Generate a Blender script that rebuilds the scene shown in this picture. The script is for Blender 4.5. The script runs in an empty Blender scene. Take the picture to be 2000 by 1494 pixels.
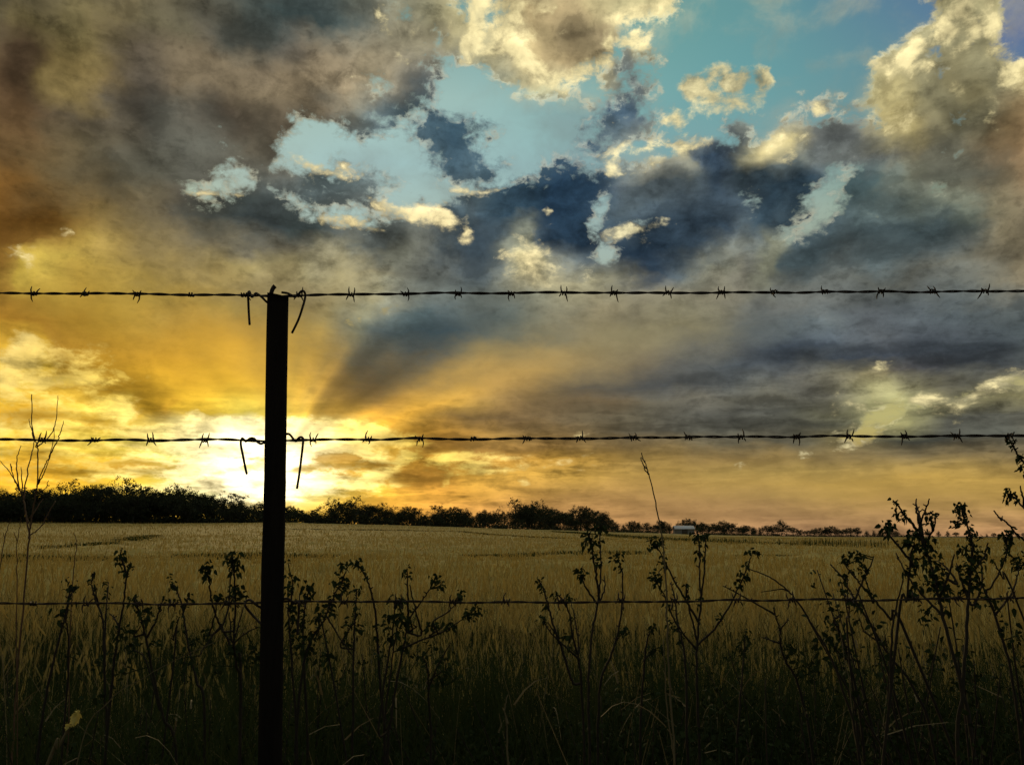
import bpy, bmesh, math, random
import numpy as np
from mathutils import Vector, Matrix

R = math.radians
SC = bpy.context.scene
COL = SC.collection

# ------------------------------------------------------------------ camera
CAM_Z = 0.95
PITCH = 10.0
FPX = 1698.0                                   # focal length in pixels of the 2000 px wide photograph
cam_data = bpy.data.cameras.new('camera')
cam_data.sensor_width = 36.0
cam_data.lens = 36.0 * FPX / 2000.0
cam_data.clip_start = 0.02
cam_data.clip_end = 8000.0
cam = bpy.data.objects.new('camera', cam_data)
COL.objects.link(cam)
cam.location = (0, 0, CAM_Z)
cam.rotation_euler = (R(90 + PITCH), 0, 0)
SC.camera = cam
SC.render.resolution_x, SC.render.resolution_y = 1024, 764
SC.view_settings.view_transform = 'Standard'
SC.view_settings.look = 'None'
SC.view_settings.exposure = 0.0
SC.view_settings.gamma = 1.0
SC.view_settings.use_curve_mapping = False
SC.cycles.use_adaptive_sampling = True
SC.cycles.adaptive_threshold = 0.015
SC.cycles.adaptive_min_samples = 20
SC.cycles.max_bounces = 5
SC.cycles.diffuse_bounces = 3
SC.cycles.transmission_bounces = 3
SC.cycles.transparent_max_bounces = 4

CP, SP = math.cos(R(PITCH)), math.sin(R(PITCH))


def ray(px, py):
    """world direction of a pixel of the photograph (unit length along +Y)"""
    a, b = (px - 1000.0) / FPX, (747.0 - py) / FPX
    return Vector((a, CP - b * SP, SP + b * CP))


def at(px, py, y):
    """the world point that the pixel shows at the depth y"""
    d = ray(px, py)
    return Vector((0, 0, CAM_Z)) + d * (y / d.y)


def azel(px, py):
    d = ray(px, py).normalized()
    return math.degrees(math.atan2(d.x, d.y)), math.degrees(math.asin(d.z))


def lin(c):
    c = np.asarray(c, float) / 255.0
    return np.where(c <= 0.04045, c / 12.92, ((c + 0.055) / 1.055) ** 2.4)


SUN_AZ, SUN_EL = azel(500, 918)

# ------------------------------------------------------------------ sun (veiled by cloud, low over the wood)
sun_data = bpy.data.lights.new('sun', 'SUN')
sun_data.energy = 1.0
sun_data.angle = R(10)
sun_data.color = (1.0, 0.72, 0.36)
sun = bpy.data.objects.new('sun', sun_data)
COL.objects.link(sun)
sun.location = (0, 0, 40)
_d = Vector((math.sin(R(SUN_AZ)) * math.cos(R(SUN_EL)), math.cos(R(SUN_AZ)) * math.cos(R(SUN_EL)), math.sin(R(SUN_EL))))
sun.rotation_euler = (-_d).to_track_quat('-Z', 'Y').to_euler()

# ------------------------------------------------------------------ sky
# The sky is a node network on the view direction: azimuth/elevation grids of colour ramps give the broad
# lie of clear sky, cloud colour and cloud cover, noise in the plane of the cloud deck gives them their edges.
SKY_GAIN = 10.0
AZ0, AZ1, EL0, EL1 = -36.0, 36.0, -1.0, 37.0
GP = 0.62                                      # grid rows crowd towards the horizon


def px_of(az, el):
    """pixel of the photograph that shows the direction (arrays in degrees)"""
    a, e = np.radians(az), np.radians(el)
    x, y, z = np.sin(a) * np.cos(e), np.cos(a) * np.cos(e), np.sin(e)
    f = y * CP + z * SP
    u = z * CP - y * SP
    return 1000.0 + FPX * x / f, 747.0 - FPX * u / f


# cloud colours over the sky: rows of (height in the picture, [(across, sRGB), ...])
CLOUD_ROWS = [
 (-60, '0:78,70,52 300:92,85,68 600:66,74,74 900:150,140,105 1200:175,160,115 1700:190,172,120 2000:150,140,100'),
 (20, '0:74,66,50 130:100,90,62 250:108,96,66 400:80,76,64 520:66,72,68 650:64,72,72 800:118,112,90 950:205,190,135 1040:200,180,120 1120:165,148,105 1250:215,200,140 1500:170,160,125 1750:200,185,130 1850:225,208,145 1950:190,175,120 2000:150,140,100'),
 (80, '0:86,70,50 130:110,97,64 260:88,78,64 400:92,84,70 520:84,82,76 640:108,98,82 760:138,126,100 850:125,115,92 960:205,190,135 1040:205,180,118 1120:140,122,90 1200:150,140,112 1600:120,125,110 1800:205,188,130 1920:205,186,122 2000:170,150,100'),
 (150, '0:88,66,44 110:112,94,58 200:104,88,58 300:84,74,64 420:96,84,70 540:112,98,78 640:128,110,86 720:150,134,105 800:100,94,84 900:105,108,104 1050:215,198,140 1150:185,165,115 1230:92,98,98 1400:190,178,130 1600:120,125,115 1720:165,152,106 1830:200,180,118 1920:150,135,95 2000:185,158,98'),
 (220, '0:86,66,44 150:84,74,58 300:86,80,70 420:92,82,70 520:102,88,70 620:108,94,74 720:92,98,94 800:70,86,94 900:52,72,84 1050:66,84,94 1220:56,72,86 1320:130,128,110 1400:120,118,105 1550:110,112,105 1650:95,96,90 1740:190,168,105 1800:170,148,92 1900:125,112,80 2000:130,106,72'),
 (300, '0:92,70,42 120:92,78,56 250:86,82,70 380:80,80,74 480:92,82,68 560:88,80,68 640:84,92,92 800:72,90,98 890:48,68,82 1000:66,84,92 1150:62,78,88 1250:150,142,118 1330:150,142,115 1400:70,80,88 1520:205,185,125 1600:98,96,90 1700:84,84,80 1780:112,102,78 1880:96,92,80 2000:128,100,68'),
 (370, '0:104,74,36 110:104,82,48 250:98,84,60 380:84,78,68 470:74,82,80 560:76,84,84 650:72,84,86 760:90,98,96 900:74,84,86 1000:56,74,86 1100:46,68,88 1200:84,90,92 1300:74,82,86 1420:60,72,82 1550:62,76,86 1660:88,100,98 1780:92,98,88 1880:104,104,88 2000:118,98,72'),
 (430, '0:112,74,28 80:116,80,34 140:140,112,56 260:114,96,60 380:84,78,66 480:66,72,72 600:62,70,72 720:86,88,84 820:96,96,88 900:64,74,80 1000:62,72,80 1100:42,62,82 1180:70,84,92 1300:70,80,86 1420:76,82,84 1520:56,70,80 1650:70,82,84 1780:70,80,80 1880:92,96,82 2000:104,94,76'),
 (480, '0:128,88,32 70:150,120,50 140:150,124,58 260:128,106,60 380:104,92,68 500:92,86,72 620:98,92,78 740:96,94,82 830:92,92,84 920:66,74,80 1040:190,176,125 1100:100,104,100 1200:50,66,82 1300:60,72,82 1450:86,88,84 1550:66,76,80 1700:72,78,78 1850:76,80,78 2000:110,98,76'),
 (530, '0:130,94,34 70:200,172,70 160:148,120,50 280:134,110,56 400:122,104,64 520:112,98,70 640:124,112,84 740:96,92,80 860:84,86,82 950:80,84,82 1050:160,146,108 1140:120,114,92 1220:64,72,80 1320:72,78,80 1450:100,94,80 1600:80,82,78 1750:82,82,76 1880:92,88,76 2000:112,98,74'),
 (590, '0:136,94,30 120:152,118,42 260:152,122,48 380:150,120,54 480:134,112,60 600:118,102,68 690:118,110,84 755:150,150,130 830:92,98,94 920:90,94,88 1050:98,98,86 1180:126,114,86 1320:112,104,82 1450:96,92,80 1600:90,88,78 1750:80,82,78 1880:80,84,80 2000:80,80,72'),
 (640, '0:152,106,30 80:142,100,30 200:156,118,38 340:164,124,46 460:166,128,54 590:144,118,62 680:112,106,84 750:80,88,88 850:66,80,86 950:88,92,88 1060:104,100,82 1180:130,116,84 1320:124,112,82 1450:104,98,80 1580:80,82,76 1700:78,78,76 1850:74,76,74 2000:70,74,70'),
 (690, '0:205,165,52 50:225,185,62 110:152,110,34 220:166,122,36 340:186,138,42 460:196,148,50 590:166,132,62 680:108,98,74 760:84,86,80 860:86,86,78 970:128,112,76 1080:146,124,80 1200:142,122,84 1320:108,100,80 1450:84,84,78 1600:70,74,74 1740:68,68,72 1880:68,70,70 2000:72,74,68'),
 (735, '0:225,185,62 60:210,170,56 130:168,126,36 240:168,124,34 350:206,156,44 460:228,176,54 570:204,160,62 640:150,118,62 710:104,88,66 800:120,100,66 920:156,126,70 1050:168,136,78 1180:128,110,76 1300:100,92,76 1450:82,84,78 1580:86,84,74 1700:150,134,86 1780:82,76,68 1900:76,74,66 2000:96,88,68'),
 (775, '0:225,180,58 70:190,148,42 140:226,188,70 220:168,124,32 300:190,144,38 400:232,184,54 490:246,204,72 580:222,180,78 640:156,122,62 720:128,100,58 810:172,134,60 900:186,148,68 1000:140,112,68 1120:108,94,68 1250:100,92,72 1400:96,90,74 1520:100,92,70 1620:96,90,72 1720:190,180,118 1850:140,128,82 2000:150,138,90'),
 (810, '0:205,155,40 80:196,148,40 150:200,150,40 220:250,226,100 300:206,156,40 380:246,202,64 480:254,228,96 580:236,196,84 640:196,152,66 720:190,144,58 800:192,148,60 880:160,124,62 980:118,94,62 1100:104,90,66 1250:96,88,68 1400:88,84,70 1520:82,80,68 1640:110,104,72 1740:170,162,100 1850:72,72,62 2000:86,82,66'),
 (840, '0:236,190,60 100:240,196,66 200:230,180,56 270:250,226,110 340:255,252,190 420:258,258,230 520:260,260,235 590:246,212,100 660:255,244,160 740:220,168,62 840:188,138,54 960:150,116,60 1080:120,96,60 1200:108,92,62 1350:92,86,66 1500:86,82,66 1640:96,92,68 1720:160,148,90 1850:92,84,64 2000:88,82,64'),
 (865, '0:255,222,84 120:255,230,96 240:255,228,92 350:255,250,170 440:260,260,240 540:262,262,245 620:258,250,190 690:252,226,110 780:222,166,56 860:176,124,46 980:150,112,52 1100:134,104,56 1220:114,94,60 1380:100,88,62 1520:92,84,62 1650:120,106,66 1780:92,84,64 2000:92,82,62'),
 (890, '0:232,180,52 90:224,168,46 180:246,204,70 280:250,212,76 360:255,240,140 450:262,262,245 540:262,262,248 610:258,254,210 670:210,156,54 760:226,168,56 830:196,140,48 920:168,118,46 1020:180,132,54 1120:176,134,58 1250:134,108,60 1400:128,104,62 1560:130,108,64 1680:112,96,64 1850:112,96,64 2000:116,98,64'),
 (915, '0:206,152,38 90:206,150,38 180:224,168,44 270:214,156,40 350:250,222,96 440:252,236,130 520:258,252,190 590:240,210,110 660:216,162,56 730:216,158,54 800:190,136,50 880:206,154,56 980:206,156,64 1100:190,148,64 1250:172,138,70 1400:158,130,70 1560:152,126,68 1700:150,124,68 1850:156,128,68 2000:152,124,66'),
 (940, '0:214,158,40 120:226,172,48 240:244,198,62 330:252,226,100 420:260,256,200 520:262,262,245 600:258,250,180 680:240,196,80 750:214,160,56 830:186,134,50 940:200,150,60 1080:186,144,68 1250:168,132,70 1400:168,136,72 1600:168,136,70 1800:176,142,70 2000:172,138,68'),
 (970, '0:226,176,52 200:240,190,60 400:258,248,170 500:262,262,240 590:256,244,160 680:244,196,76 760:230,170,58 850:200,142,54 960:188,138,60 1100:174,132,72 1300:164,128,74 1500:162,130,74 1700:170,136,72 1900:172,138,72 2000:168,134,70'),
 (1000, '0:215,160,48 300:235,180,60 560:240,188,70 700:228,166,58 820:205,144,58 950:182,130,66 1100:172,126,74 1300:162,124,76 1500:158,122,78 1700:162,126,78 2000:162,126,76'),
 (1045, '0:200,145,48 400:225,170,62 700:205,145,62 900:180,126,70 1200:164,118,74 1600:150,112,78 2000:156,116,78'),
]
# clear sky colours, coarser
CLEAR_ROWS = [
 (-60, '0:62,110,130 600:66,112,130 1100:80,132,140 1500:64,122,142 1800:56,98,142 2000:54,84,140'),
 (60, '0:80,120,130 700:96,138,140 950:96,148,160 1300:76,140,150 1550:72,132,148 1800:66,112,146 1960:62,92,148 2000:60,90,146'),
 (160, '0:110,140,140 700:132,168,170 1000:112,160,170 1250:88,146,158 1450:76,140,156 1700:72,124,144 2000:70,110,140'),
 (250, '0:140,160,150 600:158,190,188 900:150,186,188 1150:124,172,176 1350:98,154,164 1600:96,142,150 2000:90,130,140'),
 (330, '0:160,170,140 450:176,196,184 700:164,196,194 900:158,190,188 1050:150,186,186 1300:130,166,168 1600:140,172,166 1850:124,150,134 2000:120,140,125'),
 (430, '0:190,170,90 450:176,192,176 700:172,196,188 900:168,188,178 1180:160,184,178 1400:150,172,166 1600:160,176,160 1850:128,146,122 2000:120,130,110'),
 (560, '0:210,170,70 400:190,165,90 800:160,160,130 1200:165,178,165 1600:150,155,130 2000:140,140,110'),
 (720, '0:236,200,80 300:230,180,70 700:190,160,90 1200:160,140,95 1600:170,160,110 2000:186,178,120'),
 (800, '0:250,215,90 300:250,220,100 600:240,200,90 900:190,150,75 1300:170,150,95 1650:186,180,120 1850:192,184,118 2000:184,172,110'),
 (900, '0:255,235,100 300:255,240,120 600:255,255,200 800:246,202,78 1000:226,178,70 1300:190,152,76 1650:180,150,76 2000:170,140,74'),
 (1045, '0:230,180,60 400:255,230,120 600:250,210,90 900:210,150,70 1300:170,128,76 2000:160,122,78'),
]


def parse(rows):
    out = []
    for y, s in rows:
        for t in s.split():
            x, c = t.split(':')
            out.append((float(x), float(y), lin([float(v) for v in c.split(',')])))
    return out


def field(rows, X, Y):
    """smooth surface through the rows: linear across each row, then linear between rows"""
    ys = np.array([r[0] for r in rows], float)
    vals = []
    for y, s in rows:
        p = [t.split(':') for t in s.split()]
        xs = np.array([float(a) for a, b in p])
        cs = np.array([[float(v) for v in b.split(',')] for a, b in p])
        vals.append(np.stack([np.interp(X, xs, cs[:, k]) for k in range(3)], -1))
    V = np.stack(vals, 0)
    Yc = np.clip(Y, ys[0], ys[-1])
    i = np.clip(np.searchsorted(ys, Yc, side='right') - 1, 0, len(ys) - 2)
    f = (Yc - ys[i]) / (ys[i + 1] - ys[i])
    f = f * f * (3 - 2 * f) * 0.5 + f * 0.5
    a = np.take_along_axis(V, i[None, ..., None], 0)[0]
    b = np.take_along_axis(V, (i + 1)[None, ..., None], 0)[0]
    return a + (b - a) * f[..., None]


def sdf_poly(X, Y, pts):
    d = np.full(X.shape, 1e9)
    inside = np.zeros(X.shape, bool)
    n = len(pts)
    for k in range(n):
        x0, y0 = pts[k]
        x1, y1 = pts[(k + 1) % n]
        ex, ey = x1 - x0, y1 - y0
        t = np.clip(((X - x0) * ex + (Y - y0) * ey) / (ex * ex + ey * ey + 1e-9), 0, 1)
        d = np.minimum(d, np.hypot(X - x0 - t * ex, Y - y0 - t * ey))
        c = ((y0 > Y) != (y1 > Y)) & (X < (x1 - x0) * (Y - y0) / (y1 - y0 + 1e-12) + x0)
        inside ^= c
    return np.where(inside, -d, d)


def sdf_ell(X, Y, cx, cy, rx, ry, rot):
    c, s = math.cos(R(rot)), math.sin(R(rot))
    u, v = (X - cx) * c + (Y - cy) * s, -(X - cx) * s + (Y - cy) * c
    k = np.hypot(u / rx, v / ry)
    return (k - 1.0) * min(rx, ry) * 1.0


# openings of clear sky (polygons) and the clouds that stand in them (ellipses: x, y, rx, ry, rotation)
CLEAR = [
 ([(760, 175), (830, 130), (900, 118), (985, 165), (1060, 190), (1130, 165), (1200, 125), (1204, 60), (1225, 36), (1310, 26), (1338, -10), (1350, -90), (1830, -90),
   (1812, 45), (1755, 98), (1712, 128), (1700, 180), (1704, 238), (1650, 236), (1600, 242), (1535, 236), (1490, 285), (1452, 258), (1400, 262), (1345, 268), (1320, 296), (1270, 318), (1200, 322), (1120, 334), (1010, 358),
   (900, 374), (850, 405), (770, 418), (700, 436), (640, 424), (575, 400), (520, 365), (540, 300), (590, 245), (660, 235), (735, 245)], 18),
 ([(400, 345), (440, 322), (500, 345), (490, 372), (430, 378), (380, 368)], 25),
 ([(885, -10), (960, -10), (985, 30), (950, 60), (920, 40)], 18),
 ([(1950, -60), (2100, -60), (2100, 110), (1985, 110), (1960, 60)], 22),
]
HOLES = [ (1730, 808, 46, 20, -20, 14, .72), (1690, 846, 34, 14, -30, 12, .75), (1800, 788, 60, 10, -10, 12, .65), (1890, 772, 60, 9, -12, 11, .6), (1985, 750, 50, 14, -18, 14, .8), (1655, 862, 26, 6, -10, 8, .6), (1642, 362, 22, 34, 25, 20, .8), (1606, 405, 26, 36, 35, 20, .9), (1566, 446, 30, 14, -28, 16, .85), (1630, 420, 14, 14, 0, 16, .5), (1172, 412, 12, 32, 8, 12, .7), (1184, 486, 20, 14, -30, 12, .8), (1238, 438, 30, 7, -10, 12, .6), (1160, 450, 10, 14, 0, 12, .5), (1852, 360, 24, 60, 10, 40, .42), (1400, 420, 20, 14, 0, 30, .3), (1460, 400, 12, 20, 0, 26, .4),  # smaller gaps (x, y, rx, ry, rotation, softness, depth)
 (755, 15, 40, 20, 0, 30, .55), (700, 20, 30, 14, 0, 26, .35), (860, 70, 24, 30, 10, 26, .45), (820, 150, 30, 40, 20, 30, .6), (735, 180, 26, 30, 10, 26, .5), (905, 130, 26, 22, 0, 22, .7), (540, 330, 16, 10, 0, 12, .7),
 (1470, 405, 14, 24, 0, 24, .4), (1700, 410, 22, 14, 0, 22, .45), (1650, 310, 26, 14, -30, 20, .5), (1880, 225, 16, 12, 0, 16, .5), (1825, 110, 20, 16, 0, 16, .5), (1870, 130, 50, 12, -20, 18, .45), (1905, 60, 10, 40, 10, 16, .4), (1490, 270, 30, 14, -20, 18, .6), (1300, 275, 30, 10, -10, 14, .6), (1390, 250, 40, 14, -20, 16, .6),
 (30, 745, 40, 8, 0, 10, .8), (130, 742, 50, 6, -4, 10, .7), (1180, 385, 10, 20, 0, 12, .5), (740, 605, 30, 16, -30, 30, .45), (1120, 615, 20, 10, 0, 20, .2), (440, 305, 40, 26, 20, 40, .45), (580, 235, 20, 14, 0, 20, .4),
]
DARK = [  # dark scraps floating in the opening
 (880, 272, 60, 46, 20, 18), (905, 318, 60, 34, 10, 22), (830, 256, 40, 18, -20, 20), (860, 300, 40, 30, 0, 20), (850, 240, 20, 20, 0, 20), (925, 250, 30, 16, -15, 18), (965, 330, 8, 16, 30, 14),
 (760, 215, 50, 38, -35, 30), (790, 165, 56, 70, 20, 40), (700, 248, 36, 22, 10, 24), (740, 245, 30, 20, 0, 22),
 (1225, 212, 26, 70, 25, 24), (1215, 250, 64, 32, -20, 22), (1195, 180, 26, 40, 10, 30), (1180, 262, 20, 20, 0, 18), (1235, 140, 20, 45, 10, 30), (1262, 245, 22, 22, 0, 18),
 (640, 354, 66, 30, 14, 20), (575, 348, 46, 30, 0, 20), (725, 356, 46, 14, 4, 18), (695, 384, 44, 24, 30, 20), (615, 384, 46, 20, 20, 20), (545, 350, 30, 30, 0, 22),
 (815, 390, 14, 14, 0, 12), (690, 405, 24, 10, 0, 18), (1160, 290, 30, 20, 0, 20), (1598, 198, 38, 20, 0, 16), (1650, 205, 40, 8, -12, 12), (1570, 258, 34, 18, 0, 20), (1640, 258, 40, 16, 0, 18),
 (1330, 278, 30, 10, 0, 16), (1100, 330, 30, 16, 0, 20), (1060, 345, 30, 14, 0, 18), (1440, 240, 34, 22, -30, 22),
 (1850, 787, 46, 6, -8, 8), (1945, 757, 40, 5, -12, 8), (1775, 800, 26, 6, 0, 8), (1760, 875, 60, 10, -4, 12), (1830, 815, 80, 8, 0, 10), (1660, 800, 30, 12, 0, 12),
]
# cloud lit from behind or from the side: cream puffs and bright rims (x, y, rx, ry, rotation, softness, strength)
LIT = [
 (985, 50, 20, 40, 10, 20, 1), (1010, 105, 30, 22, 30, 18, 1), (1050, 135, 34, 14, 24, 16, 1.1), (1090, 155, 26, 14, 0, 18, 1.1), (1140, 140, 26, 12, -24, 16, 1), (1175, 120, 16, 20, -30, 14, .95), (1185, 95, 10, 16, 0, 12, .8), (995, 8, 46, 12, 0, 18, .9), (935, 40, 12, 44, 10, 16, 1), (925, 85, 14, 12, 0, 12, .9),
 (965, 108, 26, 8, 10, 12, .8), (1030, 75, 30, 36, 20, 36, .6), (1262, 12, 60, 14, -12, 16, 1), (1210, 32, 22, 8, -20, 12, .9), (1232, 79, 24, 8, -12, 10, .95), (1247, 66, 7, 12, 20, 9, .9),
 (1352, 170, 30, 27, 10, 15, 1.15), (1380, 188, 26, 16, 10, 13, 1.05), (1402, 138, 36, 13, -10, 14, .8), (1385, 155, 30, 18, 0, 18, .7), (1424, 168, 22, 19, -20, 12, 1.1), (1442, 156, 12, 12, 0, 10, .9), (1476, 158, 15, 15, -20, 11, 1.1), (1436, 203, 34, 9, -18, 11, 1), (1395, 214, 20, 7, -10, 10, .9), (1470, 180, 16, 7, -40, 10, .7),
 (1318, 238, 28, 13, 10, 14, .95), (1518, 183, 10, 7, 0, 10, .8), (1357, 225, 12, 7, 0, 10, .5), (1322, 102, 6, 5, 0, 8, .5), (1565, 140, 22, 5, 0, 14, .25),
 (1595, 205, 20, 15, 0, 16, .9), (1518, 285, 24, 30, 20, 34, .62), (1545, 315, 14, 16, 0, 22, .6), (1245, 290, 50, 6, -12, 12, .8), (1345, 283, 44, 7, -25, 13, .75), (1290, 320, 50, 4, -10, 10, .6), (1180, 318, 24, 16, 20, 18, .6), (1185, 335, 10, 8, 0, 12, .8),
 (1842, 60, 20, 34, 20, 18, 1), (1870, 20, 26, 22, -30, 18, 1), (1905, 45, 16, 30, 30, 16, .95), (1940, 40, 20, 26, 20, 18, .9), (1950, 85, 14, 14, 0, 14, .8), (1880, 85, 30, 12, -30, 16, .85), (1795, 92, 16, 16, -40, 14, .95), (1775, 125, 24, 20, -20, 16, 1), (1820, 140, 30, 12, -10, 18, .8), (1716, 130, 16, 10, 0, 11, .85), (1738, 150, 10, 14, 0, 12, .7),
 (1985, 118, 20, 14, -20, 14, 1), (1960, 145, 12, 24, -20, 14, .95), (1990, 160, 10, 30, -10, 16, .8), (1880, 168, 18, 10, -30, 12, .9), (1755, 228, 34, 24, -30, 32, .8), (1728, 250, 12, 20, 0, 16, .8), (1790, 205, 24, 10, -20, 20, .7), (1935, 205, 10, 34, 10, 20, .75), (1945, 250, 8, 16, 10, 14, .6),
 (800, 60, 34, 26, 0, 40, .5), (770, 100, 30, 40, 0, 44, .55), (720, 135, 30, 20, 0, 40, .4), (690, 145, 16, 10, 0, 24, .5), (830, 15, 30, 24, 0, 34, .45),
 (1040, 505, 46, 42, 0, 46, .8), (1025, 470, 26, 16, 0, 26, .75), (1150, 525, 40, 26, 0, 40, .5), (1072, 413, 9, 6, 0, 8, .9),
 (614, 323, 28, 7, 24, 10, 1), (655, 340, 20, 7, 10, 12, .8), (700, 342, 10, 5, 0, 10, .5), (400, 372, 16, 4, 0, 9, .8), (455, 382, 10, 4, 0, 9, .6), (684, 437, 32, 6, 10, 10, .9), (800, 415, 34, 8, 12, 14, .95), (845, 425, 28, 12, 22, 16, .9), (900, 458, 14, 16, 30, 16, .8), (915, 371, 22, 5, 0, 9, .8), (870, 392, 20, 6, -20, 12, .6), (980, 366, 20, 4, 0, 9, .6),
 (1228, 452, 44, 8, -8, 12, .9), (1180, 500, 18, 10, 0, 14, .6), (1255, 478, 14, 10, 0, 14, .5), (1525, 465, 30, 7, -25, 14, .6), (1590, 440, 46, 5, -10, 12, .4), (1500, 490, 20, 20, 0, 30, .3),
 (70, 518, 17, 15, 20, 20, .62), (125, 460, 10, 22, -10, 24, .4), (60, 490, 40, 12, 0, 22, .35), (755, 600, 30, 14, -30, 34, .35), (700, 625, 40, 10, -25, 30, .2),
 (46, 672, 22, 12, 10, 14, .8), (70, 690, 12, 8, 0, 12, .6), (30, 705, 26, 10, 10, 14, .8), (50, 730, 22, 14, 0, 16, .75), (10, 740, 20, 10, 0, 14, .8), (82, 748, 14, 12, 0, 12, .8), (105, 742, 34, 5, -6, 9, .7), (170, 745, 36, 4, 0, 9, .7), (176, 766, 14, 5, 0, 9, .7), (215, 790, 32, 12, 4, 14, .95), (245, 806, 16, 14, 0, 14, .9), (30, 770, 30, 8, 0, 14, .5), (15, 722, 16, 8, 0, 12, .8), (385, 828, 10, 16, -40, 12, .8),
 (1718, 712, 24, 16, -20, 20, .6), (1700, 728, 16, 8, 0, 14, .5), (1562, 758, 24, 4, 4, 9, .4), (1630, 762, 14, 5, -10, 9, .7), (1750, 762, 14, 4, 0, 8, .6), (1800, 778, 40, 8, -10, 12, .75), (1860, 800, 34, 8, -14, 12, .85), (1890, 775, 60, 7, -12, 12, .7), (1960, 745, 50, 10, -20, 14, .7), (1985, 712, 24, 12, -30, 16, .6), (1675, 800, 20, 8, 10, 12, .7), (1700, 812, 20, 6, 0, 10, .7), (1640, 845, 26, 5, -14, 9, .8), (1590, 884, 70, 4, -4, 8, .42), (1680, 868, 40, 6, -20, 10, .8), (1855, 830, 60, 4, -4, 10, .6), (1740, 845, 24, 7, -20, 10, .6), (1310, 832, 50, 4, 0, 10, .25), (1570, 890, 16, 6, 0, 10, .6), (1646, 898, 12, 5, 0, 8, .6),
 (1443, 908, 14, 8, -20, 10, .55), (1425, 922, 30, 4, -10, 10, .35), (1138, 850, 20, 5, 0, 10, .6), (1520, 942, 12, 5, 0, 10, .2),
 (655, 845, 62, 10, 6, 12, 1.15), (640, 870, 44, 14, -10, 13, 1.1), (595, 880, 34, 14, 0, 15, 1.1), (700, 872, 30, 10, -20, 12, .8), (720, 895, 26, 7, 0, 10, .75), (776, 866, 30, 6, 0, 9, .7), (790, 890, 34, 14, -20, 16, .7), (740, 925, 40, 8, -20, 12, .7), (880, 895, 36, 6, -8, 10, .7), (925, 905, 30, 5, -10, 8, .6), (985, 895, 30, 4, -6, 8, .5), (700, 945, 60, 7, 0, 10, .5), (620, 935, 40, 10, 0, 14, .8), (630, 960, 60, 8, 0, 12, .6), (870, 940, 8, 14, 20, 12, .3), (940, 920, 60, 4, -4, 8, .5), (1090, 905, 50, 7, -12, 12, .5), (1140, 915, 60, 6, -6, 12, .4), (1020, 945, 14, 10, 0, 10, .3),
 (330, 842, 60, 9, -4, 11, 1), (450, 840, 80, 14, 0, 13, 1.1), (400, 866, 50, 7, 0, 11, .9), (420, 905, 52, 11, -10, 11, 1), (480, 868, 50, 14, 0, 15, 1.1), (500, 952, 64, 20, 0, 18, 1.15), (425, 945, 50, 9, 0, 12, .9), (560, 940, 60, 14, 0, 14, 1), (570, 900, 30, 8, 0, 10, .9), (350, 930, 30, 6, 0, 10, .6), (330, 955, 60, 6, 0, 10, .6), (260, 870, 60, 6, 0, 10, .6), (120, 862, 80, 6, 0, 10, .5), (100, 835, 90, 6, 0, 10, .6), (200, 930, 50, 5, 0, 9, .5), (60, 935, 70, 4, 0, 9, .3), (290, 890, 60, 4, 0, 9, .5), (180, 900, 50, 5, 0, 10, .4),
]
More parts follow.
